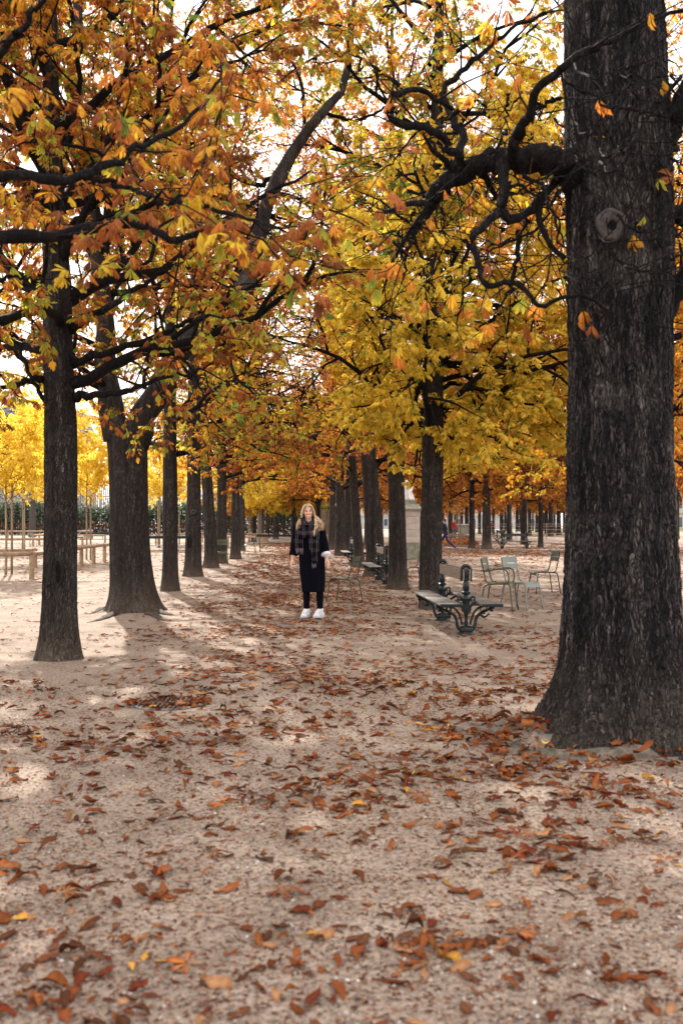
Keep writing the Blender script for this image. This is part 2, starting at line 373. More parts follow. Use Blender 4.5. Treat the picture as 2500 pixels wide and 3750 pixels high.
class Tree:
    def __init__(s, seed, pal, lod=1, size=.11, leaf=1.0, sides=5, nodes=27):
        s.rng = np.random.default_rng(seed); s.W = Acc(); s.L = ([], [], [], []); s.lod = lod; s.size = size; s.leaf = leaf
        s.pal = pal; s.sides = sides; s.nodes = nodes; s.keep = None
        s.set_pal(pal)
    def set_pal(s, pal):
        s.pidx = np.array([PN.index(k) for k in pal]); wts = np.array([pal[k] for k in pal], float); s.pw = wts / wts.sum()
    def walk(s, p, d, L, n, wig, lift):
        rng = s.rng; pts = [p]; st = L / n; d = np.array(d, float)
        for k in range(n):
            d = d + rng.normal(0, wig, 3); d[2] += lift + (.30 if p[2] < 2.9 else 0); d /= np.linalg.norm(d); p = p + d * st; pts.append(p)
        return np.array(pts)
    def twig_leaves(s, pts, den, bias):
        rng = s.rng; n = rng.poisson(s.nodes * den)
        if n <= 0: return
        t = 1 - rng.random(n) ** 1.4 * .85; i = np.minimum((t * (len(pts) - 1)).astype(int), len(pts) - 2); f = t * (len(pts) - 1) - i
        pos = pts[i] * (1 - f)[:, None] + pts[i + 1] * f[:, None]; tan = unit(pts[i + 1] - pts[i])
        dr = unit(tan * .45 + rng.normal(0, .75, (n, 3)) * np.array([1, 1, .45]) + np.array([0, 0, .1]))
        w_ = s.pw * bias; w_ = w_ / w_.sum(); pal = rng.choice(s.pidx, n, p=w_)
        s.L[0].append(pos); s.L[1].append(dr); s.L[2].append(s.size * rng.uniform(.65, 1.2, n)); s.L[3].append(pal)
    def branch(s, p, d, L, r, level, den=1.0, bias=None, lift=.02, wig=.16):
        rng = s.rng
        if bias is None: bias = rng.gamma(1.3, 1, len(s.pw)) + .08
        n = max(3, int(L / .28)); pts = s.walk(np.array(p, float), d, L, n, wig, lift)
        if level >= 1 or r > .01 or s.lod <= 1:
            s.W.tube(pts, np.linspace(r, max(.003, r * .35), n + 1), s.sides if r > .02 else 3 if s.lod else 4, False)
        s.spawn(pts, L, r, level, den, bias)
    def spawn(s, pts, L, r, level, den, bias, start=.2):
        rng = s.rng; n = len(pts) - 1
        if level == 0: s.twig_leaves(pts, den, bias); return
        cnt = max(2, int(L * (3.3 if level == 1 else 2.3)))
        for k in range(cnt):
            t = start + (1 - start) * (k + rng.random()) / cnt; i = min(int(t * n), n - 1); f = t * n - i
            p = pts[i] * (1 - f) + pts[i + 1] * f; tan = pts[i + 1] - pts[i]; tan = tan / (np.linalg.norm(tan) + 1e-9)
            ax = rng.normal(0, 1, 3); ax -= ax.dot(tan) * tan; ax /= np.linalg.norm(ax) + 1e-9
            dd = tan * rng.uniform(.35, .9) + ax * rng.uniform(.6, 1.0); dd[2] += rng.uniform(-.25, .3)
            ll = (L * rng.uniform(.28, .5) * (1.25 - .6 * t) if level > 1 else rng.uniform(.35, .8))
            s.branch(p, dd / np.linalg.norm(dd), max(.4, ll), max(.004, r * .45), level - 1, den, bias * rng.uniform(.6, 1.5, len(bias)), rng.uniform(-.05, .04), .2)
        s.branch(pts[-1], unit(pts[-1] - pts[-2]), rng.uniform(.5, .9), max(.004, r * .35), 0, den, bias, -.03, .2)
    def limb_px(s, uvd, r0, r1, den=1.0, level=2, start=.2, n=30, sides=9, wob=.012, pal=None):
        """a limb given through points seen in the photograph, each at its own distance"""
        if pal: old = (s.pidx, s.pw); s.set_pal(pal)
        pts = spline([U(*k) for k in uvd], n)
        if wob: pts[1:-1] += s.rng.normal(0, wob, (n - 2, 3))
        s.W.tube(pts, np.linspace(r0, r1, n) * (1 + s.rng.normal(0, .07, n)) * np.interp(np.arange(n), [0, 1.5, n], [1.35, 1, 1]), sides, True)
        if den > -1:
            L = np.linalg.norm(np.diff(pts, axis=0), axis=1).sum(); bias = s.rng.gamma(1.6, 1, len(s.pw)) + .15
            s.spawn(pts, L * .8, (r0 + r1) * .4, level, den, bias, start)
        if pal: s.pidx, s.pw = old
    def crown(s, base, z0, z1, n, reach, den=1.0, axis=None, az=None, low=.5, lift=.03, r=.06, azw=None):
        """limbs all round the leader between heights z0 and z1"""
        rng = s.rng
        for k in range(n):
            t = (k + rng.random() * .8) / n; z = z0 + (z1 - z0) * t
            a = k * 2.39996 + rng.uniform(-.4, .4) if az is None else rng.uniform(az[0], az[1])
            x, y = (base[0], base[1]) if axis is None else axis(z)
            prof = (low + (1 - low) * math.sin(math.pi * min(1, .25 + t * .75)) ** .7) if t < .95 else .5
            L = reach * prof * rng.uniform(.8, 1.15)
            if azw is not None: L *= azw(a)
            if L < .6: continue
            el = R(rng.uniform(5, 30) + 40 * t)
            d = np.array([math.cos(a) * math.cos(el), math.sin(a) * math.cos(el), math.sin(el)])
            s.branch(np.array([x, y, z]), d, L, r * (1.1 - .6 * t), 2, den, None, lift - .05 * (1 - t), .13)
    def finish(s, root, org, trunk=None, knots=()):
        o = np.array(org, float)
        for a in (s.W,):
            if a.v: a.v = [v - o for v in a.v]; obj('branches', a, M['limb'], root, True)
        if s.L[0]:
            A = Acc(); pos = np.concatenate(s.L[0]) - o; dr = np.concatenate(s.L[1]); sz = np.concatenate(s.L[2]); pl = np.concatenate(s.L[3])
            P0 = pos + o; lo = 2.42 + .35 * np.sin(P0[:, 0] * 3.1 + P0[:, 1] * 1.7) * np.sin(P0[:, 1] * 2.3); gap = (np.abs(P0[:, 0] + .048 * P0[:, 1] + .1) < .35 + .022 * P0[:, 1]) & (P0[:, 1] > 13) & (P0[:, 2] > 3.2 + .02 * P0[:, 1]) & (P0[:, 2] < 4 + .26 * P0[:, 1])
            kp = (P0[:, 2] > lo) & ~(gap & (s.rng.random(len(pos)) < .8)); pos, dr, sz, pl = pos[kp], dr[kp], sz[kp], pl[kp]
            if s.keep is not None:
                kp = s.keep(pos + o); pos, dr, sz, pl = pos[kp], dr[kp], sz[kp], pl[kp]
            if s.leaf < 1: kp = s.rng.random(len(pos)) < s.leaf; pos, dr, sz, pl = pos[kp], dr[kp], sz[kp], pl[kp]
            leaves(A, pos, dr, sz, pl, s.rng, s.lod); obj('crown', A, M['leaf'], root); s.count = len(pos)
NLEAF = [0]
def trunk_mesh(path, flare=.5, fh=.28, lobes=5, lob=.10, seed=0, nth=64, dz=.08, bumpy=.04, top=None):
    """path: list of (x, y, z, r) from the ground up, local coordinates"""
    rng = np.random.default_rng(seed); p = np.array(path, float)
    n = max(8, int((p[-1, 2] - p[0, 2]) / dz)); pts = spline(p, n); th = np.arange(nth) / nth * 2 * np.pi
    ph = rng.uniform(0, 6.28, 8); V = []
    for k in range(n):
        x, y, z, r = pts[k]; zz = max(0, z)
        f = 1 + flare * math.exp(-zz / fh) + .0 * th
        f = f + lob * math.exp(-zz / (fh * 1.6)) * np.cos(lobes * th + ph[0]) + lob * .6 * math.exp(-zz / fh) * np.cos((lobes - 2) * th + ph[1])
        f = f + bumpy * (np.cos(2 * th + ph[2] + z * .8) + .7 * np.cos(3 * th + ph[3] - z * 1.3) + .5 * np.cos(7 * th + ph[4] + z * .6) + .4 * np.cos(11 * th + ph[5] - z * .5) + .5 * math.sin(z * 2.3 + ph[6]))
        V.append(np.stack([x + r * f * np.cos(th), y + r * f * np.sin(th), np.full(nth, z)], 1))
    A = Acc(); A.grid(np.array(V), True, True); return A
def knot(root, c, nrm_az, rx, rz, name='knot', thick=.02, depth=.03):
    """ring of overgrown bark round an old pruning cut"""
    A = Acc(); V = []; n = 28
    ca, sa = math.cos(nrm_az), math.sin(nrm_az); nx = np.array([ca, sa, 0]); tx = np.array([-sa, ca, 0]); c = np.array(c, float)
    for i in range(n):
        a = i / n * 2 * math.pi; ring = []
        wob = 1 + .08 * math.sin(3 * a + 1) + .05 * math.sin(5 * a)
        for j in range(8):
            b = j / 8 * 2 * math.pi; rr = thick * (1 + .25 * math.sin(2 * a))
            ring.append(c + tx * math.cos(a) * (rx * wob + rr * math.cos(b)) + np.array([0, 0, 1]) * math.sin(a) * (rz * wob + rr * math.cos(b)) + nx * (rr * math.sin(b) * 1.3))
        V.append(ring)
    V.append(V[0]); A.grid(np.array(V), True, False)
    if name != 'hollow': c = c + tx * rx * .12 - np.array([0, 0, rz * .1]); rx *= .42; rz *= .45
    B = [c + tx * math.cos(a) * rx + np.array([0, 0, 1]) * math.sin(a) * rz + nx * .006 for a in np.arange(14) / 14 * 6.283]
    F_ = Acc(); F_.add(np.array(B + [c + nx * .002]), None, [(14, k, (k + 1) % 14) for k in range(14)])
    for q in (2.3, 1.75, 1.3): A.grid(np.array([[c + tx * math.cos(a) * rx * q * f + np.array([0, 0, 1]) * math.sin(a) * rz * q * f + nx * h for a in np.arange(20) / 20 * 6.283] for f, h in ((.62, .0), (.72, thick * .8), (.9, thick), (1.05, thick * .7), (1.15, -.01))]), True, False) if name != 'hollow' else None
    kn_ = obj(name, A, M['bark_slim'] if name == 'hollow' else M['knot'], root, True); obj('recess_shade', F_, M['limb'], kn_, True); return kn_  # dark inner face paints the shade of a recess on an almost flat fill
# ================================================================== ground
_rg = np.random.default_rng(5)
A = Acc(); A.add([(-260, -40, 0), (260, -40, 0), (260, 620, 0), (-260, 620, 0)], [(0, 1, 2, 3)]); struct('ground', A, M['ground'])
A = Acc(); A.add([(8, 148, .004), (130, 118, .004), (150, 190, .004), (8, 190, .004)], [(0, 1, 2, 3)])
nb = NB('lawn'); nb.color(nb.ramp(nb.noise(nb.coords(), 1.2, 6), [(.35, (.16, .17, .05)), (.65, (.25, .24, .08))])); nb.rough(.95); struct('lawn', A, nb.m)
A = Acc(); A.add([(-60, 196, .004), (200, 196, .004), (260, 330, .004), (-60, 330, .004)], [(0, 1, 2, 3)]); struct('street', A, simple('street_asphalt', (.30, .30, .31), .9, scale=2))

# ================================================================== chestnut trees of the avenue
BX = {}
def base_tree(name, label, px, py, r, group=None, cat='tree'):
    D = GD(py) + r; x = (px - 1250) / F * D
    return thing(name, label, cat, (x, D, 0), 0, group), x, D
def std_tree(seed, label, px, py, r, H, pal, z0, reach, nl, lod, den, upx=0.0, size=.11, wood=7, azw=None, group=None, flare=.35, mat='bark', knots=(), lowz=None, name='chestnut_tree', lean=0.0):
    root, x, D = base_tree(name, label, px, py, r, group)
    path = [(0, 0, -.05, r), (0, 0, .6, r), (upx * .3, 0, 2.2, r * .93), (upx * .7, 0, 4.5, r * .8), (upx, 0, 7.5, r * .55), (upx * 1.1, .2, H * .8, r * .3), (upx * 1.1, .1, H, .03)]
    T_ = trunk_mesh(path, flare, .26, 5, .10, seed, 48 if lod < 2 else 20, .12 if lod < 2 else .4)
    obj('trunk', T_, M[mat], root, True)
    for kx in knots: knot(root, *kx)
    t = Tree(seed, pal, lod, size)
    p = np.array(path)
    ax = lambda z: (x + np.interp(z, p[:, 2], p[:, 0]), D + np.interp(z, p[:, 2], p[:, 1]))
    t.crown((x, D), z0, H * .6, int(nl * .72), reach, den, ax, low=.8, azw=azw); t.crown((x, D), H * .6, H * .95, int(nl * .42), reach * .9, den * .85, ax, low=.8, azw=azw)
    t.finish(root, (x, D, 0)); NLEAF[0] += getattr(t, 'count', 0)
    return root

PO = {'orange': 4, 'gold': 2.2, 'rust': 4.2, 'mix': 2.0, 'yellow': .8, 'green': .8}
PG = {'mix': 4, 'olive': 2.5, 'gold': 1.6, 'orange': 1.2, 'green': 1.2, 'yellow': .8, 'rust': .6}
PY = {'yellow': 5, 'gold': 2, 'mix': 1.3, 'green': .35, 'orange': .5}
PR = {'orange': 4, 'rust': 5.0, 'gold': 1.6, 'brown': 2.0}
PL = {'lemon': 4, 'yellow': 3}

# --- the tree just outside the left edge whose limbs hang into the picture
root = thing('chestnut_tree', 'chestnut whose limbs and big blurred rust leaves reach in from the left edge', 'tree', (-3.1, 5.3, 0))
obj('trunk', trunk_mesh([(0, 0, -.05, .2), (0, 0, .6, .2), (0, 0, 3, .18), (.05, 0, 6, .13), (0, 0, 11, .03)], .35, .26, 5, .1, 1, 40, .12), M['bark_far'], root, True)
t = Tree(11, {'orange': 3.2, 'rust': 4.2, 'gold': 1.8, 'mix': 1.6, 'yellow': .5, 'brown': 1.4, 'green': .5}, 0, .098, sides=6, nodes=17)
t.limb_px([(-195, 560, 5.3), (0, 540, 5.3), (150, 535, 5.4), (280, 508, 5.5), (335, 522, 5.5), (385, 546, 5.4), (450, 538, 5.3), (520, 520, 5.2)], .040, .013, .9, 1, .2)
t.limb_px([(280, 508, 5.5), (330, 480, 5.6), (400, 455, 5.4), (470, 470, 5.2), (560, 500, 4.9), (640, 520, 4.7)], .02, .008, .65, 1, .2)
t.limb_px([(-195, 430, 5.3), (0, 400, 5.2), (100, 403, 5.1), (190, 402, 5.2), (262, 368, 5.4), (330, 328, 5.6), (400, 290, 5.7), (455, 245, 5.8), (505, 175, 5.9)], .032, .008, .7, 1, .3)
t.limb_px([(190, 402, 5.2), (270, 420, 5.2), (350, 450, 5.0), (430, 440, 4.9)], .016, .006, .8, 1, .2)
t.limb_px([(-195, 330, 5.3), (-60, 180, 4.8), (40, 60, 4.6), (120, -60, 4.5)], .03, .009, .9, 1, .2)
t.limb_px([(-195, 720, 5.3), (-80, 660, 5.6), (20, 640, 5.7), (100, 640, 5.6)], .02, .006, .7, 1, .25)
t.crown((-3.1, 5.3), 5.6, 9.5, 8, 2.4, .5)
t.finish(root, (-3.1, 5.3, 0)); NLEAF[0] += t.count

# --- nearest trunk of the left row
r = .178; px, py = 225, 2420
root, x, D = base_tree('chestnut_tree', 'slim chestnut with bare lower trunk, nearest of the left row', px, py, r)
Tp = [(138, 1518, 1.0), (138, 1400, 1.0), (140, 1250, .97), (140, 1100, .96), (139, 1000, .95), (136, 900, .92), (131, 780, .88), (130, 650, .84), (122, 520, .72), (118, 380, .62), (114, 200, .5), (110, 0, .42), (110, -300, .3), (112, -700, .08)]
path = [(U(u, v, D)[0] - x, 0, max(-.05, U(u, v, D)[2]) if k else -.05, r * f) for k, (u, v, f) in enumerate(Tp)]
obj('trunk', trunk_mesh(path, .42, .24, 5, .09, 3, 180, .022, .022), M['bark_slim'], root, True)
knot(root, (.02, -r * .99, .93), -math.pi / 2, .038, .13, 'hollow', .014)
t = Tree(3, {'orange': 3.6, 'rust': 5, 'brown': 1.4, 'gold': 2.2, 'mix': 1.6, 'yellow': .6, 'green': .8}, 0, .096, sides=6, nodes=32)
t.limb_px([(160, 752, D), (200, 730, D - .2), (250, 705, D - .3), (320, 655, D - .2), (380, 620, D - .1)], .055, .014, .8, 1, .35)
t.limb_px([(165, 832, D), (215, 815, D - .1), (300, 790, D - .2), (370, 770, D - .3), (430, 735, D - .3), (485, 690, D - .3), (560, 650, D)], .05, .010, .5, 2, .35)
t.limb_px([(168, 912, D), (215, 906, D - .2), (280, 900, D - .4), (330, 882, D - .5), (385, 862, D - .6), (470, 850, D - .6)], .045, .010, .6, 1, .35)
t.limb_px([(330, 882, D - .5), (345, 800, D - .4), (380, 715, D - .3), (410, 600, D - .1), (420, 480, D)], .018, .006, .6, 1, .4)
t.limb_px([(102, 870, D), (70, 872, D - .2), (30, 885, D - .4), (-40, 905, D - .6), (-120, 930, D - .8)], .04, .010, .7, 1, .3)
t.limb_px([(102, 915, D), (70, 870, D), (40, 800, D + .2), (-10, 760, D + .3), (-80, 740, D + .3)], .025, .008, .8, 1, .3)
t.limb_px([(118, 470, D), (95, 370, D), (50, 260, D), (0, 140, D), (-50, 30, D + .2)], .075, .03, .8, 2, .2)
t.limb_px([(118, 560, D), (200, 480, D - .6), (280, 400, D - 1.0), (350, 300, D - 1.3), (420, 180, D - 1.4)], .04, .012, .75, 2, .3)
t.crown((x, D), 2.9, 6.0, 13, 3.0, 1.1); t.crown((x, D), 3.6, 10, 18, 3.1, .8, lambda z: (x + np.interp(z, [q[2] for q in path], [q[0] for q in path]), D), low=.75)
t.finish(root, (x, D, 0)); NLEAF[0] += t.count

# --- forked tree
r = .315; px, py = 486, 2243
root, x, D = base_tree('chestnut_tree', 'thick chestnut forking low into two heavy limbs, with surface roots', px, py, r)
Tp = [(308, 1408, 1.12), (304, 1350, 1.06), (297, 1250, 1.0), (295, 1150, .98), (293, 1050, 1.0), (292, 1000, 1.02), (292, 985, .8)]
path = [(U(u, v, D)[0] - x, 0, max(-.05, U(u, v, D)[2]) if k else -.05, r * f) for k, (u, v, f) in enumerate(Tp)]
A = trunk_mesh(path, .42, .26, 5, .14, 7, 170, .03, .03)
def pxtube(A, uv, n=26, nth=40):
    pts = spline([(*[a - b for a, b in zip(U(u, v, d), (x, D, 0))], rr) for u, v, d, rr in uv], n); k_ = np.arange(n); A.tube(pts[:, :3] + .018 * np.stack([np.sin(k_ * 1.9), np.cos(k_ * 1.3), 0 * k_], 1), pts[:, 3] * (1 + .07 * np.sin(k_ * 2.3) + .05 * np.sin(k_ * 1.1 + 1)), nth)
pxtube(A, [(272, 1010, D, .24), (258, 950, D, .22), (243, 860, D, .175), (240, 740, D - .1, .15), (225, 600, D - .2, .14), (205, 450, D - .2, .13), (175, 330, D - .1, .115), (163, 240, D, .10), (170, 100, D, .085), (180, -40, D, .07), (185, -300, D, .03)])
pxtube(A, [(305, 1020, D, .25), (325, 960, D, .23), (362, 905, D, .20), (402, 815, D - .25, .185), (450, 772, D - .5, .18), (505, 742, D - .7, .175), (545, 700, D - .8, .165), (567, 640, D - .8, .15), (592, 540, D - .7, .125), (620, 450, D - .6, .112), (662, 360, D - .5, .096), (740, 252, D - .3, .075), (790, 190, D + .2, .065), (806, 80, D + .3, .05), (815, -120, D + .4, .03)])
obj('trunk', A, M['bark'], root, True)
for k, uvd in enumerate([[(255, 1400), (235, 1398), (215, 1408), (190, 1412), (170, 1414)], [(262, 1412), (230, 1424), (190, 1432)], [(360, 1405), (390, 1413), (415, 1412)], [(350, 1412), (375, 1424), (410, 1428)]]):
    pts = []
    for j, (u, v) in enumerate(uvd):
        gx, gy = G(u * 1.5944, v * 1.5944); pts.append((gx - x, gy - D, .022 - .016 * j))
    A = Acc(); A.tube([(a * .85 if q_ == 0 else a, b + .012 * math.sin(q_ * 1.9), c_) for q_, (a, b, c_) in enumerate(spline(pts, 16))], np.linspace(.075, .012, 16) * (1 + .2 * np.sin(np.arange(16) * 1.7)), 9, True, .45); obj('surface_root', A, M['bark_far'], root, True)
t = Tree(7, {'mix': 2.2, 'olive': 1.8, 'gold': 1.6, 'orange': 3.6, 'green': 1.2, 'rust': 4.2, 'brown': 1.0}, 0, .102, sides=6, nodes=30)
t.limb_px([(225, 600, D - .2), (245, 480, D - .4), (262, 330, D - .6), (300, 210, D - .7), (380, 135, D - .7), (475, 95, D - .6), (525, 102, D - .6), (600, 62, D - .5), (690, 40, D - .5), (785, 52, D - .4)], .075, .02, .7, 2, .25)
t.limb_px([(525, 102, D - .6), (590, 70, D - .6), (650, 10, D - .6), (670, -80, D - .5)], .03, .015, .6, 1)
t.limb_px([(662, 360, D), (600, 420, D - .3), (520, 400, D - .5), (430, 420, D - .6), (350, 440, D - .8)], .05, .012, .8, 2, .2)
t.limb_px([(567, 640, D - .3), (640, 600, D - .7), (720, 590, D - 1.0), (790, 640, D - 1.2)], .035, .008, .5, 2, .3)
t.limb_px([(505, 742, D - .3), (540, 860, D - .8), (610, 920, D - 1.2), (640, 960, D - 1.3)], .03, .006, .8, 2, .35)
t.limb_px([(402, 815, D - .1), (440, 850, D - .6), (470, 920, D - 1.0), (480, 1000, D - 1.2)], .03, .006, .85, 2, .35)
t.limb_px([(545, 700, D - .3), (520, 600, D - .1), (500, 500, D), (520, 380, D), (570, 250, D)], .04, .012, .8, 2, .2)
t.limb_px([(740, 252, D + .1), (820, 270, D), (900, 230, D - .2), (980, 170, D - .3)], .035, .010, .8, 2, .3)
t.limb_px([(700, 300, D), (690, 180, D + .4), (640, 60, D + .6), (620, -100, D + .8)], .04, .012, .9, 2, .2)
t.limb_px([(243, 860, D), (300, 830, D - .8), (350, 870, D - 1.2), (380, 930, D - 1.3)], .03, .006, .7, 2, .35)
t.limb_px([(240, 740, D), (180, 700, D + .3), (120, 700, D + .4), (60, 720, D + .4)], .035, .008, .8, 2, .3)
t.limb_px([(205, 450, D), (150, 470, D + .2), (70, 500, D + .4), (0, 540, D + .4)], .035, .008, .8, 2, .3)
t.limb_px([(170, 240, D), (300, 230, D + .6), (430, 260, D + .8), (520, 210, D + .9)], .04, .01, .8, 2, .2)
t.crown((x - .4, D), 3.4, 6.5, 11, 2.9, .95, az=(1.7, 4.9)); t.crown((x + .6, D), 7.0, 11.5, 8, 3.0, .55); D2 = D; t.keep = lambda p: ~((p[:, 1] < D2 - .35) & (p[:, 0] > x + .2) & (t.rng.random(len(p)) < .25))
t.crown((x - .6, D), 5.0, 11, 7, 2.2, .55)
t.finish(root, (x, D, 0)); NLEAF[0] += t.count

east = lambda a: .5 + .45 * (math.cos(a) * .5 + .5) * 1.6 if math.cos(a) < 0 else 1.15   # crowns lean over the path, thinner on the open side
kn = [((.0, -.165, 1.42), -math.pi / 2, .028, .06, 'knot', .012)]
std_tree(21, 'slim chestnut with an oval pale knot, just behind the forked trunk', 622, 2165, .16, 13, {'mix': 3, 'gold': 1.5, 'orange': 3.5, 'rust': 3, 'olive': 1.5, 'green': 1}, 2.7, 3.0, 24, 1, .85, azw=east, knots=kn)
std_tree(22, 'chestnut with a rotted pale hollow in its trunk, fourth of the left row', 709, 2112, .215, 13, {'gold': 2.5, 'yellow': 1.5, 'mix': 2, 'orange': 3.5, 'rust': 1.5}, 3.1, 3.1, 24, 1, .85, azw=east, knots=[((-.10, -.2, .95), -math.pi / 2 - .3, .04, .13, 'hollow', .03), ((.02, -.215, 1.75), -math.pi / 2, .06, .05, 'knot', .02)])
std_tree(23, 'leaning chestnut with a long pale scar, right behind the one with a hollow', 772, 2080, .20, 12.5, PG, 3.2, 3.2, 22, 1, .85, upx=-.3, azw=east)
std_tree(24, 'dark chestnut trunk standing right behind the olive chair', 812, 2063, .185, 11, PO, 3.0, 3.2, 22, 2, .8, azw=east)
std_tree(25, 'dark chestnut trunk to the right of the olive chair, leaning inward', 862, 2048, .185, 11, PR, 3.0, 3.2, 22, 2, .8, azw=east)
std_tree(26, 'thin chestnut at the far end of the left row, beside the small chair', 886, 2017, .16, 11, PG, 3.4, 3.6, 22, 2, .85)

# --- giant trunk on the right
r = .362; D = 6.78; x = (1424 * 1.5944 - 1250) / F * D
root = thing('chestnut_tree', 'giant dark chestnut trunk filling the right edge, with furrowed bark and a round pruning scar', 'tree', (x, D, 0))
Tp = [(1436, 1750, 1.72), (1434, 1650, 1.42), (1432, 1560, 1.22), (1432, 1450, 1.11), (1430, 1300, 1.04), (1428, 1200, 1.0), (1424, 1000, .97), (1424, 800, .955), (1423, 600, .955), (1420, 400, .95), (1416, 200, .93), (1413, 0, .92), (1410, -300, .85), (1400, -700, .6), (1400, -1500, .3), (1400, -2300, .05)]
path = [(U(u, v, D)[0] - x, 0, U(u, v, D)[2] if k else -.06, r * f) for k, (u, v, f) in enumerate(Tp)]
path[1] = (path[1][0], 0, .18, path[1][3])
obj('trunk', trunk_mesh(path, .22, .22, 5, .17, 9, 420, .014, .028), M['bark_hero'], root, True)
kc = U(1404, 512, D - r * .93); knot(root, (kc[0] - x, kc[1] - D + .004, kc[2]), -math.pi / 2 - .05, .080, .088, 'pruning_scar', .020)
rp = [[(1310, 1660), (1255, 1640), (1220, 1655), (1190, 1668)], [(1330, 1700), (1270, 1690), (1200, 1700), (1150, 1712)]]
for k, uv in enumerate(rp):
    pts = []
    for j, (u, v) in enumerate(uv):
        gx, gy = G(u * 1.5944, v * 1.5944 + 6); pts.append((gx - x, gy - D, .04 - .022 * j))
    A = Acc(); A.tube(spline(pts, 16), np.linspace(.075, .018, 16), 10, True, .8); obj('surface_root', A, M['bark_far'], root, True)
A = Acc(); n_, m_ = 60, 16; V = []
for i in range(m_):
    rr = .3 + (.98 - .3) * i / (m_ - 1); V.append([((rr * (1 + .16 * math.sin(3 * a + .6) + .07 * math.sin(7 * a))) * math.cos(a) * 1.15, (rr * (1 + .1 * math.sin(3 * a + 2))) * math.sin(a) * .78, .115 * (1 - (i / (m_ - 1)) ** 1.3) + .016 * math.sin(5 * a + i) + .010 * math.sin(13 * a - i * 1.7) * (1 - i / m_) - (.03 if i == m_ - 1 else 0)) for a in np.arange(n_) / n_ * 6.2832])
A.grid(np.array(V), True, False)
nb = NB('mossy_earth'); v_ = nb.coords(); f_ = nb.noise(v_, 6, 6, .7)
nb.color(nb.ramp(f_, [(.3, (.06, .058, .038)), (.45, (.105, .09, .066)), (.58, (.20, .16, .125)), (.72, (.29, .23, .185))])); nb.rough(.95); nb.bump(nb.noise(v_, 30, 6), .8, .03)
obj('root_mound', A, nb.m, root, True); MOUND = (x, D)
t = Tree(9, {'orange': 3, 'gold': 2, 'rust': 2, 'mix': .8, 'yellow': .8}, 0, .12, sides=8, nodes=9)
q = D
t.limb_px([(1330, 400, q - .1), (1290, 372, q - .1), (1220, 362, q - .1), (1150, 365, q - .1), (1095, 380, q), (1040, 405, q), (1010, 430, q), (985, 470, q + .1)], .100, .052, .05, 1, .5, n=34, sides=14, wob=.012)
t.limb_px([(1045, 400, q), (1058, 360, q - .1), (1030, 330, q - .1), (1000, 300, q - .2), (960, 285, q - .2), (905, 272, q - .2), (893, 240, q - .2), (915, 205, q - .1), (970, 210, q), (1040, 245, q + .1)], .034, .016, .10, 1, .4, n=34)
t.limb_px([(1130, 372, q - .1), (1180, 340, q - .3), (1200, 280, q - .6), (1235, 210, q - .8), (1290, 150, q - .9), (1360, 110, q - .9), (1440, 70, q - .9), (1540, 28, q - .8), (1620, 0, q - .8)], .038, .010, .04, 1, .3, n=34)
t.limb_px([(1180, 352, q - .3), (1200, 300, q - .5), (1240, 240, q - .6), (1290, 220, q - .6)], .022, .012, .06, 1, .3)
t.limb_px([(1155, 375, q - .2), (1160, 430, q - .3), (1150, 480, q - .3), (1180, 502, q - .3), (1220, 480, q - .2), (1245, 440, q - .2)], .040, .026, -2, n=24, wob=.004)
t.limb_px([(1150, 482, q - .3), (1105, 520, q - .4), (1085, 550, q - .4), (1100, 600, q - .4), (1118, 655, q - .4), (1165, 645, q - .4), (1205, 662, q - .4), (1240, 700, q - .5), (1290, 682, q - .5), (1350, 680, q - .5), (1400, 715, q - .5)], .027, .010, .05, 1, .3, n=38, wob=.004)
t.limb_px([(1245, 440, q - .2), (1240, 500, q - .2), (1265, 560, q - .2), (1300, 590, q - .2)], .026, .016, -2, n=16, wob=.004)
t.limb_px([(1205, 395, q - .2), (1250, 430, q - .4), (1275, 490, q - .5), (1285, 560, q - .5), (1300, 640, q - .5)], .014, .005, .03, 1, .4)
t.limb_px([(1118, 655, q - .4), (1090, 600, q - .3), (1060, 700, q), (1050, 760, q)], .012, .005, .1, 1, .4)
t.limb_px([(990, 470, q), (960, 520, q + .1), (940, 560, q + .1), (925, 640, q + .1)], .022, .007, .15, 1, .3)
t.limb_px([(1045, 400, q), (1060, 300, q + .3), (1020, 210, q + .4), (1090, 130, q + .5), (1180, 60, q + .6), (1260, 20, q + .6)], .035, .010, .35, 1, .4, wob=.01)
t.limb_px([(1290, 400, q), (1200, 520, q + .7), (1180, 640, q + 1.0), (1150, 700, q + 1.2)], .03, .008, .25, 1, .5, wob=.01)
t.limb_px([(1520, 330, q), (1560, 250, q - .1), (1600, 180, q - .2), (1680, 100, q - .3)], .09, .05, .2, 1, .6, n=16, sides=12)
t.limb_px([(1510, 520, q + .1), (1545, 490, q), (1590, 500, q), (1660, 470, q)], .07, .05, .2, 1, .6, n=14, sides=12)
t.limb_px([(1490, 770, q + .1), (1540, 690, q), (1580, 620, q), (1640, 540, q)], .08, .05, -2, n=14, sides=12)
t.limb_px([(1568, 170, q - .9), (1500, 245, q - .9), (1420, 240, q - .9), (1350, 210, q - .8), (1300, 190, q - .7)], .012, .006, .06, 1, .1)
t.limb_px([(1600, 560, q - 1), (1540, 600, q - 1), (1490, 660, q - 1), (1460, 720, q - 1)], .009, .004, .05, 1, .2)
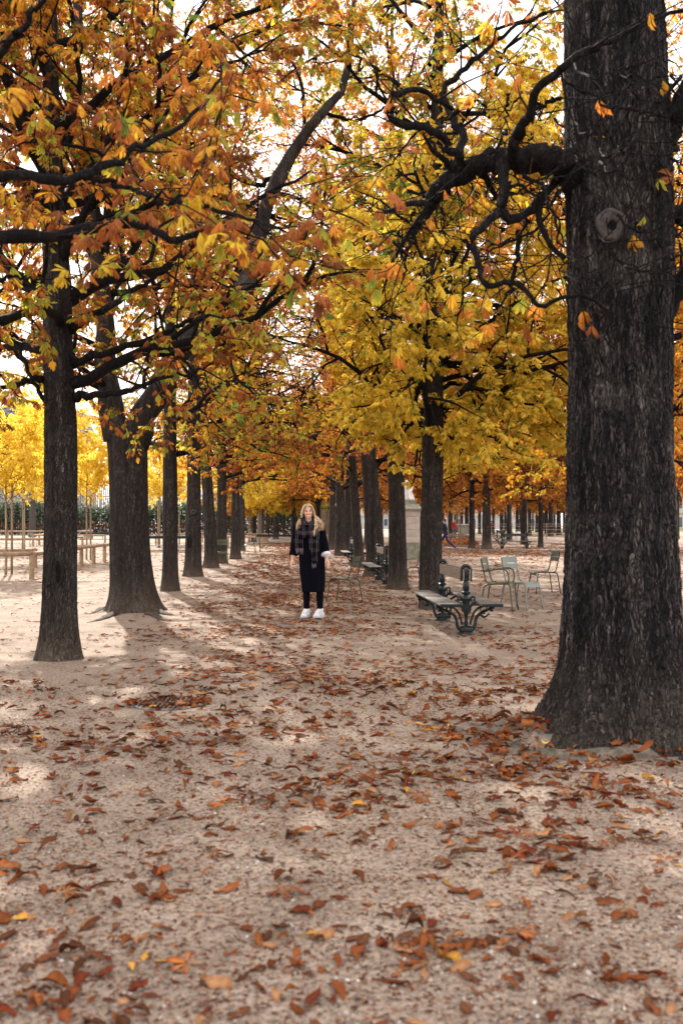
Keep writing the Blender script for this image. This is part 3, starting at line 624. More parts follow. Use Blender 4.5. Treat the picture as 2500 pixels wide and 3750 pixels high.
for k in range(34):   # leafless tangle of twigs hanging round the big limb
    u0, v0 = t.rng.uniform(930, 1290), t.rng.uniform(200, 560); a = t.rng.uniform(.2, 3.0); l = t.rng.uniform(60, 210); dd = q + t.rng.uniform(-.6, .9); bx = t.rng.uniform(-50, 50)
    t.limb_px([(u0, v0, dd), (u0 + l * .33 * math.cos(a) + bx * .6, v0 + l * .33 * math.sin(a), dd), (u0 + l * .66 * math.cos(a) + bx, v0 + l * .66 * math.sin(a) + t.rng.uniform(-20, 20), dd + .1), (u0 + l * math.cos(a), v0 + l * math.sin(a), dd + .1)], t.rng.uniform(.008, .014), .003, .07, 1, .2, n=16, sides=5, wob=.010)
for k in range(26):   # bare twigs crossing in front of the bark
    u0, v0 = t.rng.uniform(1290, 1560), t.rng.uniform(120, 640); a = t.rng.uniform(-.6, .6); l = t.rng.uniform(60, 190); dd = q - r - t.rng.uniform(.12, .5)
    t.limb_px([(u0, v0, q - r + .04), (u0 + l * .3, v0 + l * .15 + 20, dd), (u0 + l * .7 * math.cos(a), v0 + l * .7 * math.sin(a) + 25, dd), (u0 + l * math.cos(a), v0 + l * math.sin(a) + t.rng.uniform(-20, 20), dd)], t.rng.uniform(.005, .011), .003, .02, 1, .3, n=14, sides=5, wob=.008)
t.crown((x, D), 6.2, 12.5, 14, 3.4, .45, r=.09)
t.finish(root, (x, D, 0)); NLEAF[0] += t.count

# --- right row
r = .185
root, x, D = base_tree('chestnut_tree', 'chestnut with bright yellow low-hanging crown, behind the nearest double bench', 1575, 2233, r)
path = [(0, 0, -.05, r), (0, 0, .6, r), (.03, 0, 2.2, r * .95), (.06, 0, 4.5, r * .85), (.1, 0, 7.5, r * .65), (.2, .2, 11, r * .35), (.2, .1, 14, .03)]
obj('trunk', trunk_mesh(path, .12, .26, 5, .06, 31, 72, .05), M['bark'], root, True)
LEM = {'lemon': 6, 'yellow': 4, 'mix': .9, 'gold': .8, 'green': .3}
t = Tree(31, LEM, 0, .108, sides=6, nodes=30)
for uv in ([(995, 900), (1050, 880), (1120, 930), (1180, 1000)], [(995, 860), (1080, 830), (1180, 880), (1270, 960)], [(995, 920), (1060, 960), (1110, 1010), (1150, 1050)], [(995, 940), (960, 960), (930, 990), (905, 1020)], [(995, 820), (1060, 850), (1150, 960), (1200, 1040)], [(995, 880), (1040, 800), (1100, 790), (1180, 850), (1240, 930)], [(995, 840), (1060, 730), (1130, 700), (1200, 760), (1270, 820)], [(990, 900), (930, 820), (880, 830), (840, 890)],
           [(1000, 1000), (1060, 1010), (1120, 1000), (1170, 1030)], [(995, 760), (900, 720), (860, 740), (830, 800)], [(1000, 950), (1060, 900), (1130, 900), (1230, 980)], [(995, 800), (960, 900), (930, 960), (910, 1010)], [(1000, 700), (1080, 640), (1180, 640), (1290, 700)]):
    n_ = len(uv); dd = t.rng.uniform(-1.6, .8)
    t.limb_px([(u, v, D + dd * k / (n_ - 1)) for k, (u, v) in enumerate(uv)], .05, .010, 1.45, 2, .15)
t.set_pal(PG); t.crown((x, D), 5.6, 12, 20, 2.8, .75); t.set_pal(LEM); t.crown((x, D), 2.7, 5.4, 22, 3.1, 1.25, low=.95, lift=.0, azw=lambda a: 1.15 if math.cos(a) > 0 else .8)
t.finish(root, (x, D, 0)); NLEAF[0] += t.count
std_tree(32, 'broad-based chestnut between the two near double benches, gold and green leaves', 1455, 2159, .20, 13, {'orange': 4, 'gold': 2.2, 'rust': 4, 'mix': 1.2, 'olive': .8}, 3.4, 3.0, 24, 1, .85, upx=-.1)
std_tree(33, 'rust-leaved chestnut whose trunk stands behind the second double bench', 1374, 2112, .24, 12.5, PR, 3.0, 3.2, 26, 1, .95, upx=-.35)
std_tree(34, 'orange-leaved chestnut just right of the woman, beside the farthest bench of the row', 1313, 2079, .16, 11, PR, 2.6, 3.4, 24, 2, .95, upx=-.4)
std_tree(35, 'dark chestnut trunk merging with the next one, right of the woman', 1278, 2033, .21, 11, PR, 2.7, 3.4, 22, 2, .9)
std_tree(36, 'dark chestnut trunk on the left of the merged pair, right of the woman', 1245, 2036, .21, 11, PO, 2.8, 3.4, 22, 2, .9)
std_tree(37, 'farthest dark chestnut trunk of the right row, next to the woman', 1217, 2013, .2, 11, PR, 3.2, 3.4, 22, 2, .9)
# hidden behind the giant trunk; their crowns show round it
std_tree(38, 'chestnut whose orange crown shows on both sides of the giant trunk', 2310, 2206, .22, 11, {'orange': 3, 'gold': 3, 'yellow': 1.5, 'rust': 1.2}, 3.3, 3.3, 28, 1, .95)
std_tree(39, 'chestnut behind the giant trunk with a gold and orange crown', 2290, 2085, .25, 11, {'gold': 3, 'orange': 2, 'mix': 1}, 3.6, 4.6, 28, 2, .95)

# --- open field on the right: trees at a distance, copies share their meshes
def proto(seed, r, H, pal, z0, reach, nl, lod, den, size, label, px, py, group=None, mat='bark_far', name='chestnut_tree'):
    return std_tree(seed, label, px, py, r, H, pal, z0, reach, nl, lod, den, 0, size, group=group, mat=mat, name=name)
PF = {'orange': 2.4, 'gold': 2.4, 'yellow': .5, 'rust': 3.2, 'brown': 2.0, 'olive': .6}
fa = proto(51, .24, 11, PF, 3.1, 4.3, 24, 2, .9, .15, 'spreading golden-orange chestnut with a stout trunk, left of the far double benches', 1781, 2011)
fb = proto(52, .17, 11, {'orange': 2, 'rust': 3.5, 'gold': 1.5, 'brown': 2}, 3.0, 3.6, 20, 2, .8, .15, 'slim rust-leaved chestnut beside the stone planter', 1727, 2008)
fc = proto(53, .20, 12, {'gold': 2, 'orange': 2, 'mix': 1.2, 'rust': 2.6, 'brown': 2}, 3.6, 4.2, 18, 3, .9, .19, 'pale-barked chestnut behind the left end of the far double bench', 1864, 1983)
def at(px, py): x_, y_ = G(px, py); return (x_, y_, 0)
dup(fc, at(1918, 1994), 2.0, 'pale-barked chestnut behind the right end of the far double bench', (1.1, 1.0))
dup(fb, at(1979, 2004), 1.0, 'thin dark chestnut to the right of the far double benches', (.85, 1.1))
dup(fa, at(2016, 1964), 3.0, 'stout chestnut at the edge of the lawn, nearest the giant trunk', (1.1, 1.1))
GF = 'distant chestnuts in the wood beyond the field'
n_ = 0
for k, (px_, D_) in enumerate([(1650, 95), (1690, 120), (1708, 105), (1755, 128), (1806, 118), (1836, 138), (1893, 130), (1938, 112), (1965, 150), (2000, 128), (2030, 140), (2045, 118), (2065, 150), (1622, 130), (1668, 150), (1725, 160), (1780, 165), (1850, 168), (1905, 160), (1950, 175), (1990, 172), (2048, 178), (1600, 100), (2090, 125), (2380, 110), (2480, 90), (2440, 60), (2560, 50)]):
    o = dup([fc, fb, fa][k % 3], ((px_ - 1250) / F * D_, D_, 0), k * 1.7, 'distant orange-leaved chestnut, one of the crowd of trunks in the wood beyond the field', (_rg.uniform(.9, 1.2), _rg.uniform(.95, 1.25))); o['group'] = GF
# --- far continuation of the avenue
GA = 'far chestnuts closing the end of the avenue'
fd = proto(54, .22, 11, {'mix': 3, 'olive': 1.5, 'green': 1, 'gold': 3, 'orange': 1.5}, 2.6, 4.4, 24, 3, .9, .19, 'far olive and gold chestnut closing the end of the avenue behind the woman', 1010, 1975, GA)
for k, (px_, D_) in enumerate([(930, 76), (1075, 74), (1130, 90), (1165, 72), (1040, 105), (980, 96), (1120, 120), (880, 110), (1200, 100)]):
    o = dup([fd, fc, fd, fa][k % 4], ((px_ - 1250) / F * D_, D_, 0), k * 1.3, 'far olive and gold chestnut closing the end of the avenue behind the woman', (_rg.uniform(.75, .95), _rg.uniform(.75, .95))); o['group'] = GA
print('LEAVES', NLEAF[0])

# trees closing the view between the right-row trunks
for k, (px_, D_) in enumerate([(1345, 66), (1395, 78), (1440, 60), (1500, 70), (1545, 88), (1365, 100), (1470, 105), (1590, 80)]):
    o = dup([fa, fb][k % 2], ((px_ - 1250) / F * D_, D_, 0), k * 1.9, 'orange chestnut beyond the stone pedestal, glimpsed between the right-row trunks', (_rg.uniform(.8, 1.0), _rg.uniform(.8, .95))); o['group'] = 'chestnuts glimpsed beyond the pedestal'
# ================================================================== fallen leaves
def vnoise(x, y, seed=0):
    r_ = np.random.default_rng(seed).random((64, 64)); xi, yi = np.floor(x).astype(int), np.floor(y).astype(int); fx, fy = x - xi, y - yi
    fx, fy = fx * fx * (3 - 2 * fx), fy * fy * (3 - 2 * fy); g = lambda a, b: r_[a % 64, b % 64]
    return (g(xi, yi) * (1 - fx) + g(xi + 1, yi) * fx) * (1 - fy) + (g(xi, yi + 1) * (1 - fx) + g(xi + 1, yi + 1) * fx) * fy
LC = {'rust': ((.26, .080, .026), (.17, .050, .019)), 'brown': ((.165, .070, .035), (.10, .040, .021)), 'copper': ((.36, .130, .040), (.25, .075, .025)),
      'tan': ((.46, .25, .125), (.36, .175, .08)), 'gold': ((.62, .36, .07), (.48, .22, .04)), 'dark red': ((.22, .05, .02), (.12, .028, .014))}
LCN = list(LC); LCI = np.array([LC[k][0] for k in LCN]); LCE = np.array([LC[k][1] for k in LCN]); LCW = np.array([.30, .20, .22, .10, .035, .145]); LCW = LCW / LCW.sum()
def ground_leaves(acc, x, y, size, ci, rng, ns=5, lift=.75, z0=None):
    N = len(x); S = np.linspace(0, 1, ns); Tt = np.array([-1., 0, 1.]); yaw = rng.uniform(0, 6.283, N); L = size
    Wd = L * rng.uniform(.15, .27, N); prof = np.sin(np.pi * np.clip(S, .03, .985) ** 1.35) ** .8 + .02
    c1 = rng.normal(.0, .55, N); c2 = rng.uniform(-.15, 1.25, N); tw = rng.normal(0, .8, N); bend = rng.normal(0, .22, N)
    s, t = S[None, :, None], Tt[None, None, :]
    X = (s - .5) * L[:, None, None] + 0 * t; Y = t * prof[None, :, None] * Wd[:, None, None] * (1 - .35 * np.clip(c2, 0, 1))[:, None, None] + bend[:, None, None] * (s - .5) ** 2 * L[:, None, None]
    Z = (c1[:, None, None] * (s - .5) ** 2 * L[:, None, None] + c2[:, None, None] * np.abs(t) * prof[None, :, None] * Wd[:, None, None] * .9
         + tw[:, None, None] * (s - .5) * t * Wd[:, None, None] * .8 + rng.normal(0, .05, (N, ns, 3)) * L[:, None, None])
    tp = rng.normal(0, .22, N) * (rng.random(N) < .5); Z = Z + np.tan(tp)[:, None, None] * X
    rl = rng.normal(0, .35, N); Z = Z + np.tan(np.clip(rl, -.8, .8))[:, None, None] * Y
    Z *= lift
    Z -= np.percentile(Z.reshape(N, -1), 12, axis=1)[:, None, None]; Z += .002
    if z0 is not None: Z += z0[:, None, None]
    c, sn = np.cos(yaw)[:, None, None], np.sin(yaw)[:, None, None]
    V = np.stack([x[:, None, None] + X * c - Y * sn, y[:, None, None] + X * sn + Y * c, Z], -1).reshape(-1, 3)
    i = np.arange(ns - 1)[:, None]; j = np.arange(2)[None]; q = np.stack([i * 3 + j, i * 3 + j + 1, (i + 1) * 3 + j + 1, (i + 1) * 3 + j], -1).reshape(-1, 4)
    Q = ((np.arange(N) * ns * 3)[:, None, None] + q[None]).reshape(-1, 4)
    b = rng.uniform(.65, 1.25, N)[:, None, None, None]; C = np.where(np.abs(t)[..., None] > .5, LCE[ci][:, None, None], LCI[ci][:, None, None]) * b * rng.uniform(.8, 1.2, (N, ns, 3, 1))
    acc.add(V, Q, None, np.clip(C.reshape(-1, 3), 0, 1))
rg = np.random.default_rng(77)
def rho(x, y):
    n1 = vnoise(x * .9 + 7, y * .9, 1); n2 = vnoise(x * 2.6, y * 2.6 + 3, 2); n3 = vnoise(x * .25 + 5, y * .25, 3)
    pat = np.clip((n1 * .6 + n2 * .5) * 2.2 - .68, 0.10, 2) ** 1.3
    d = (30 + 150 * pat ** 1.5) * np.where(y < 10, 1, .45)
    xc = -.55 - .055 * (y - 11); d += 150 * np.exp(-((x - xc) / 1.25) ** 2) * np.clip((y - 7.6) / 3, 0, 1) * (pat * .8 + .25) * np.exp(-np.maximum(0, y - 26) / 30)
    d += 36 * np.exp(-((x - 1.3) / 1.3) ** 2) * np.clip((y - 8.5) / 3, 0, 1) * pat
    left = np.clip((-1.9 - .03 * y - x) / 1.0, 0, 1) * np.clip((y - 8) / 2, 0, 1); d *= (1 - .78 * left)
    d += 240 * np.exp(-(((x - .92) / .26) ** 2 + ((y - 7.0) / .5) ** 2)) * (pat + .4)
    d += 50 * np.exp(-(((x + 1.1) / .65) ** 2 + ((y - 4.5) / .38) ** 2)) * (pat + .3)
    d += 34 * np.exp(-(((x + .15) / .5) ** 2 + ((y - 3.3) / .25) ** 2)) * pat + 55 * np.exp(-(((x + 1.0) / .35) ** 2 + ((y - 3.35) / .2) ** 2)) * (pat + .3)
    d += 38 * np.exp(-(((x - 1.6) / .8) ** 2 + ((y - 8.5) / .5) ** 2)) * pat
    d += 45 * np.exp(-((y - 48) / 2.5) ** 2) * (x > 3) * (pat + .4)
    d *= 1 - .6 * ((x > 2.0) & (y > 14) & (np.abs(y - 48) > 5))
    return np.minimum(d, 240) * np.where((x > 1.1) & (x < 2.3) & (y < 5.0) & (y > 3.9), .35, 1)
def scatter(y0, y1, cap, frac=1.0, xl=None):
    out = []
    for yy in np.arange(y0, y1, .5):
        hw = .36 * (yy + .5) + .5; lo = -hw if xl is None else xl
        k = rg.poisson(cap * frac * .5 * (hw - lo)); x = rg.uniform(lo, hw, k); y = rg.uniform(yy, yy + .5, k)
        kp = rg.random(k) * cap < rho(x, y); out.append(np.stack([x[kp], y[kp]], 1))
    return np.concatenate(out)
near = scatter(2.6, 9.0, 240, 1.0)
order = np.argsort(near[:, 1] + .0 * near[:, 0]); near = near[order]
vis = np.abs(near[:, 0]) < .35 * near[:, 1] + .02; idx = np.where(vis)[0][:280]; msk = np.zeros(len(near), bool); msk[idx] = True
PROT = []
LW = {'rust': 'curled rust-brown fallen leaflet', 'brown': 'shrivelled dark brown fallen leaflet', 'copper': 'bright copper-orange fallen leaflet', 'tan': 'pale tan dried fallen leaflet', 'gold': 'golden yellow fallen leaflet', 'dark red': 'dark red-brown rolled fallen leaflet'}
LCI = LCI * .85; LCE = LCE * .85
for ci in range(len(LCN)):
    for k in range(6):
        A = Acc(); ground_leaves(A, np.zeros(1), np.zeros(1), np.array([.115]), np.array([ci]), rg, 9); PROT.append(A.mesh('fallen_leaf', M['litter'], True))
for (x_, y_) in near[msk]:
    ci = rg.choice(len(LCN), p=LCW); o = bpy.data.objects.new('fallen_leaf', PROT[ci * 6 + rg.integers(6)]); COL.objects.link(o)
    o.location = (x_, y_, .001 + .01 * rg.random() ** 3); s_ = rg.uniform(.32, 1.0); o.scale = (s_, s_ * rg.uniform(.8, 1.2), s_ * rg.uniform(.5, 1.1)); o.rotation_euler = (0, 0, rg.uniform(0, 6.28))
    tag(o, LW[LCN[ci]] + ' on the gritty sand at the bottom of the picture', 'fallen leaf', LCN[ci] + ' fallen leaves nearest the camera')
A = Acc(); rest = near[~msk]; N = len(rest); ground_leaves(A, rest[:, 0], rest[:, 1], rg.uniform(.035, .115, N), rg.choice(6, N, p=LCW), rg, 5)
N = int(N * .25); jj = rg.integers(0, len(rest), N); ground_leaves(A, rest[jj, 0] + rg.normal(0, .05, N), rest[jj, 1] + rg.normal(0, .05, N), rg.uniform(.05, .12, N), rg.choice(6, N, p=LCW), rg, 5, z0=rg.uniform(.004, .02, N))
LCI = LCI / .85; LCE = LCE / .85
mid = scatter(9, 26, 240, 1.0); N = len(mid); ground_leaves(A, mid[:, 0], mid[:, 1], rg.uniform(.04, .115, N), rg.choice(6, N, p=[.30, .12, .38, .07, .03, .10]), rg, 4, .5, z0=rg.uniform(0, .01, N))
far = scatter(26, 75, 70, .75); N = len(far); ground_leaves(A, far[:, 0], far[:, 1], rg.uniform(.08, .16, N), rg.choice(6, N, p=[.30, .08, .42, .08, .03, .09]), rg, 3, .5)
N = 40; pp = np.stack([rg.uniform(-1.6, 1.6, N), rg.uniform(3.2, 9, N), np.full(N, .035)], 1); leaves(A, pp, np.stack([rg.normal(0, 1, N), rg.normal(0, 1, N), np.zeros(N)], 1), rg.uniform(.07, .13, N), rg.choice([PN.index('rust'), PN.index('brown'), PN.index('brown')], N), rg, 0, (0, .12))
N = 260; aa = rg.uniform(2.2, 5.6, N); rr_ = rg.uniform(.42, 1.1, N); ground_leaves(A, MOUND[0] + rr_ * np.cos(aa) * 1.1, MOUND[1] + rr_ * np.sin(aa) * .8, rg.uniform(.05, .13, N), rg.choice(6, N, p=LCW), rg, 5, .8, z0=.125 * np.clip(1 - ((rr_ - .3) / .68), 0, 1) ** .8 + .01)
o = obj('leaf_litter', A, M['litter'], None, True); tag(o, 'scattered rust and brown chestnut leaves littering the sandy path', 'leaf litter', None, 'stuff')
# crumbs of leaf, twigs and pebbles in the foreground grit
A = Acc(); N = 30000; y_ = 2.5 + 6.5 * rg.random(N) ** 1.3; x_ = rg.uniform(-1, 1, N) * (.36 * y_ + .2); kp = rg.random(N) < np.clip(.35 + rho(x_, y_) / 60, 0, 1); x_, y_ = x_[kp], y_[kp]; N = len(x_)
ground_leaves(A, x_, y_, rg.uniform(.006, .026, N), rg.choice(6, N, p=[.2, .45, .1, .1, .0, .15]), rg, 3)
o = obj('leaf_crumbs', A, M['litter'], None, False); tag(o, 'tiny broken crumbs of dead leaf in the gritty sand', 'leaf crumbs', None, 'stuff')
A = Acc(); N = 26000; y_ = 2.5 + 6.0 * rg.random(N) ** 1.5; x_ = rg.uniform(-1, 1, N) * (.36 * y_ + .2); kp = rg.random(N) < np.clip(vnoise(x_ * 1.7, y_ * 1.7, 8) * 1.6 - .35, .05, 1); x_, y_ = x_[kp], y_[kp]; N = len(x_)
sz = rg.gamma(3.0, .0011, N); oc = np.array([(1, 0, 0), (0, 1, 0), (-1, 0, 0), (0, -1, 0), (0, 0, 1), (.5, .5, .75), (-.5, .5, .7), (-.5, -.5, .75), (.5, -.5, .7)], float)
tri = np.array([(0, 1, 5), (1, 2, 6), (2, 3, 7), (3, 0, 8), (4, 5, 6), (4, 6, 7), (4, 7, 8), (4, 8, 5), (0, 5, 8), (1, 6, 5), (2, 7, 6), (3, 8, 7)])
V = np.stack([x_, y_, np.zeros(N)], 1)[:, None] + oc[None] * sz[:, None, None] * rg.uniform(.6, 1.3, (N, 9, 1)) * np.array([1, 1, .8])
g_ = rg.choice([0, 1, 2, 3], N, p=[.38, .26, .30, .06]); PC = np.array([(.30, .245, .21), (.40, .345, .30), (.13, .105, .095), (.58, .55, .52)])[g_]
A.add(V.reshape(-1, 3), None, ((np.arange(N) * 9)[:, None, None] + tri[None]).reshape(-1, 3), np.repeat(PC, 9, axis=0))
nb = NB('pebble'); at_ = nb.n('ShaderNodeAttribute', attribute_name='Col'); nb.l(at_.outputs['Color'], nb.b.inputs['Base Color']); nb.rough(.85)
o = obj('gravel', A, nb.m, None, True); tag(o, 'fine pale and dark grit in the sand of the path', 'gravel', None, 'stuff')

# ================================================================== drain grate with its concrete collar
gx, gy = -1.38, 7.95
root = thing('drain_cover', 'round iron drain grate in a concrete collar, half covered by leaves', 'drain', (gx, gy, 0))
A = Acc(); V = []
for rr, zz in ((.30, -.02), (.30, .010), (.33, .014), (.56, .012), (.585, .006), (.60, -.004)): V.append([(rr * math.cos(a), rr * math.sin(a), zz) for a in np.arange(64) / 64 * 6.2832])
A.grid(np.array(V), True, False); obj('collar', A, M['ground'], root, True)
A = Acc(); A.add([(.3 * math.cos(a), .3 * math.sin(a), .005) for a in np.arange(40) / 40 * 6.2832] + [(0, 0, .005)], None, [(k, (k + 1) % 40, 40) for k in range(40)]); obj('pit_shade', A, M['dark'], root)  # flat black disc, the shade under the bars put into its colour
A = Acc()
for k in range(-7, 8):
    c_ = k * .037; h = math.sqrt(max(0, .285 ** 2 - c_ ** 2)); A.box((c_, 0, .0125), (.017, 2 * h, .012))
A.box((0, 0, .0185), (.56, .025, .004)); A.tube([(.29 * math.cos(a), .29 * math.sin(a), .013) for a in np.arange(49) / 48 * 6.2832], .012, 6, False)
obj('grate', A, M['grate'], root)
A = Acc(); N = 70; a_ = rg.uniform(0, 6.28, N); r_ = .33 * np.sqrt(rg.random(N)); ground_leaves(A, gx + r_ * np.cos(a_), gy - .04 + r_ * np.sin(a_) * .9, rg.uniform(.06, .13, N), rg.choice(6, N, p=LCW), rg, 5, z0=rg.uniform(.018, .03, N))
o = obj('leaf_litter', A, M['litter'], None, True); tag(o, 'rust leaves caught on the bars of the round drain grate', 'leaf litter', None, 'stuff')

# ================================================================== double park benches
def bench(label, loc, rz, group='double-sided cast iron park benches', back='back_plank'):
    root = thing('park_bench', label, 'bench', loc, rz, group)
    for s_ in (-1, 1):
        y = s_ * .92; A = Acc()
        A.loft([(0, y, -.01, .125, .075), (0, y, .02, .12, .07), (0, y, .04, .09, .055), (0, y, .075, .10, .06), (0, y, .10, .09, .05), (0, y, .115, .05, .035)], 20)
        A.lathe([(.020, .11), (.028, .15), (.018, .2), (.026, .26), (.05, .30), (.055, .35), (.045, .40), (.05, .43), (.062, .47), (.035, .50), (.030, .515), (.058, .535), (.060, .55), (.034, .57), (.046, .60), (.042, .66), (.030, .70), (.046, .715), (.046, .73), (.03, .74), (.034, .76), (.034, .80)], (0, y, 0), 14)
        A.tube(arc((0, y, .838), .056, -.2, math.pi + .2, 14), .024, 8); A.box((.064, y, .775), (.018, .075, .165), None, .005); A.box((-.064, y, .775), (.018, .075, .165), None, .005); A.box((0, y, .78), (.05, .05, .16), None, .008)
        A.tube([(0, y - .045, .335), (0, y + .045, .335)], [.062, .062], 16); A.tube([(0, y - .056, .335), (0, y + .056, .335)], [.03, .03], 12)
        for h in (-1, 1):
            A.tube(spline([(h * .075, y, .06), (h * .115, y, .12), (h * .125, y, .19), (h * .16, y, .255), (h * .23, y, .30), (h * .31, y, .33), (h * .385, y, .372)], 16), [.03] * 4 + [.027] * 4 + [.023] * 4 + [.018] * 4, 8, True, .8)
            A.tube(spline([(h * .05, y, .13), (h * .07, y, .2), (h * .10, y, .28), (h * .16, y, .345), (h * .25, y, .372)], 12), .016, 6)
            A.tube(arc((h * .335, y, .335), .024, 0, 5.4, 12), .016, 6); A.tube(arc((h * .215, y, .262), .022, 0, 5.4, 12), .017, 6)
            A.tube(spline([(h * .215, y, .225), (h * .26, y, .235), (h * .30, y, .275)], 7), [.016, .014, .013, .012, .011, .01, .008], 6)
            A.tube(arc((h * .088, y, .465), .027, -1.2 if h > 0 else math.pi - 4.2, 4.2 if h > 0 else math.pi + 1.2, 12), .015, 6)
            A.tube(spline([(h * .05, y, .36), (h * .085, y, .40), (h * .13, y, .43)], 6), .022, 6)
            A.box((h * .24, y, .385), (.32, .055, .018), None, .004)
        obj('support', A, M['iron'], root, True, auto=45)
    for h in (-1, 1):
        A = Acc(); A.box((h * .265, 0, .412), (.27, 2.6, .034), None, .010); o = obj('seat', A, M['plank'], root)
        B = Acc(); B.box((h * .265, -1.306, .408), (.272, .014, .040), None, .006); B.box((h * .265, 1.306, .408), (.272, .014, .040), None, .006); obj('end_band', B, M['iron'], o)
        B = Acc()
        for yy in (-1.2, -.95, .95, 1.2):
            for xx in (.2, .33): B.lathe([(.009, 0), (.009, .003), (.004, .005)], (h * xx, yy, .429), 8)
        obj('bolt_heads', B, M['iron'], o)
        A = Acc(); A.box((h * .040, 0, .775), (.024, 1.94, .145), None, .006); obj('backrest', A, M[back], root)
    return root
bench('nearest double bench with weathered seats and scrolled dark iron supports, beside the green chairs', (1.555, 13.85, 0), R(3.8))
bench('double bench half hidden behind the broad-based trunk, second along the path', (1.0, 24.45, 0), R(3.8))
bench('small-looking double bench farthest along the path, seen right of the woman', (.42, 35.8, 0), R(3))
x_, y_ = G(1883, 2009); bench('dark double bench in the open field in front of pale trunks', (x_, y_, 0), R(-58), back='iron')
x_, y_ = G(1832, 1984); bench('dark double bench seen end on, behind the left end of the field bench', (x_, y_, 0), R(8), back='iron')
# long dark rail benches standing by the log enclosures
def rail_bench(label, x, y, w, rz=0.0):
    root = thing('rail_bench', label, 'bench', (x, y, 0), rz, 'dark rail benches beside the log enclosures')
    A = Acc(); A.box((0, .05, .80), (w, .035, .13), None, .008); obj('backrest', A, M['iron'], root)
    A = Acc(); A.box((0, -.2, .43), (w, .30, .035), None, .008); obj('seat', A, M['iron'], root)
    for s_ in (-1, 1):
        A = Acc(); u = s_ * (w / 2 - .18); A.tube([(u, .06, 0), (u, .04, .2), (u, .03, .45), (u, .06, .88)], [.03, .02, .02, .018], 8); A.tube(spline([(u, -.06, 0), (u, -.02, .15), (u, -.12, .3), (u, -.3, .41)], 9), .02, 6); A.box((u, -.14, .405), (.04, .36, .02)); A.box((u, 0, .012), (.06, .26, .024)); obj('support', A, M['iron'], root, True)
    return root
rail_bench('dark rail bench between the two nearest left trunks', -15.0, 62.0, 2.6)
rail_bench('dark rail bench seen between the forked trunk and the next slim trunks', -7.6, 45.0, 2.5, .02)
rail_bench('dark rail bench on the left of the woman, behind her', -3.0, 51.0, 2.7, -.02)
rail_bench('small far dark rail bench in front of the flower bed', -23.2, 92.0, 2.6)

# ================================================================== park chairs
def chair(label, loc, facing, mat, arms=False, group='metal park chairs', scale=1.0, name=None):
    """facing: direction (x, y) the sitter looks"""
    rz = math.atan2(facing[1], facing[0]) + math.pi / 2
    root = thing(name or ('park_armchair' if arms else 'park_chair'), label, 'chair', loc, rz, group); root.scale = (scale,) * 3
    m = M[mat]; r = .0125
    for s_ in (-1, 1):
        A = Acc(); A.tube(spline([(s_ * .225, -.255, 0), (s_ * .21, -.225, .2), (s_ * .20, -.208, .37), (s_ * .198, -.19, .425), (s_ * .196, -.145, .44), (s_ * .195, -.05, .437), (s_ * .195, .02, .434)], 20), r, 8); A.lathe([(.017, 0), (.017, .01), (.012, .014)], (s_ * .225, -.255, 0), 8); obj('leg', A, m, root, True)
        A = Acc(); A.tube(spline([(s_ * .225, .27, 0), (s_ * .212, .24, .2), (s_ * .202, .218, .35), (s_ * .20, .195, .405), (s_ * .197, .15, .42), (s_ * .195, .09, .424)], 18), r, 8); A.lathe([(.017, 0), (.017, .01), (.012, .014)], (s_ * .225, .27, 0), 8); obj('leg', A, m, root, True)
        A = Acc(); A.tube(spline([(s_ * .195, -.12, .439), (s_ * .195, .0, .434), (s_ * .195, .10, .432), (s_ * .195, .155, .445), (s_ * .194, .185, .49), (s_ * .190, .215, .6), (s_ * .188, .25, .75), (s_ * .186, .268, .835)], 22), r, 8); obj('back_frame', A, m, root, True)
        if arms:
            A = Acc(); A.tube(spline([(s_ * .20, .225, .63), (s_ * .225, .10, .65), (s_ * .235, -.05, .672), (s_ * .235, -.13, .665), (s_ * .23, -.175, .62), (s_ * .215, -.19, .52), (s_ * .20, -.17, .445)], 20), r, 8); obj('armrest', A, m, root, True)
    A = Acc(); V = []
    for k, (yy, zz) in enumerate([(-.232, .375), (-.225, .41), (-.205, .437), (-.165, .449), (-.08, .446), (.02, .440), (.10, .437), (.155, .441)]):
        V.append([(xx, yy, zz - .010 * math.cos(xx / .19 * 1.57) * (1 if k > 2 else .3)) for xx in np.linspace(-.188, .188, 9)])
    V = np.array(V); A.grid(V, False); A.grid(V[::-1] - np.array([0, 0, .004]), False); obj('seat', A, m, root, True)
    A = Acc()
    for z0_, z1_ in ((.655, .735), (.752, .850)):
        V = [[(xx, .232 + (zz - .65) * .19 + .03 * math.cos(xx / .2 * 1.4) - .018, zz) for xx in np.linspace(-.202, .202, 11)] for zz in (z0_, z0_ + .01, z1_ - .01, z1_)]; V = np.array(V)
        A.grid(V, False); A.grid(V[::-1] - np.array([0, .005, 0]), False)
    obj('backrest', A, m, root, True); return root
chair('olive green metal chair turned sideways right beside the woman', (.05, 18.35, 0), (-.76, .35), 'chair_green', scale=.99)
chair('olive green metal armchair facing right, just behind the nearest double bench', (2.63, 16.55, 0), (.93, -.36), 'chair_green', True, scale=1.03)
chair('pale grey-green metal chair in the middle of the chairs near the giant trunk', (3.03, 16.75, 0), (.70, -.71), 'chair_pale', scale=1.03)
chair('dark green metal chair in profile, nearest the giant trunk', (4.16, 20.5, 0), (-.98, -.18), 'chair_dark', scale=1.02)
chair('green metal chair mostly hidden between the two right trunks', (1.64, 22.8, 0), (-.9, -.3), 'chair_green')
chair('olive chair facing the camera in front of the left dark trunks', (-4.22, 35.0, 0), (.05, -1), 'chair_green', scale=1.02)
chair('slim rusty olive chair in profile beside the log fence end', (-4.2, 45.6, 0), (-.97, -.2), 'chair_green', scale=1.05)
chair('small far green chair glimpsed between two left trunks', (-7.6, 60, 0), (.2, -1), 'chair_green')
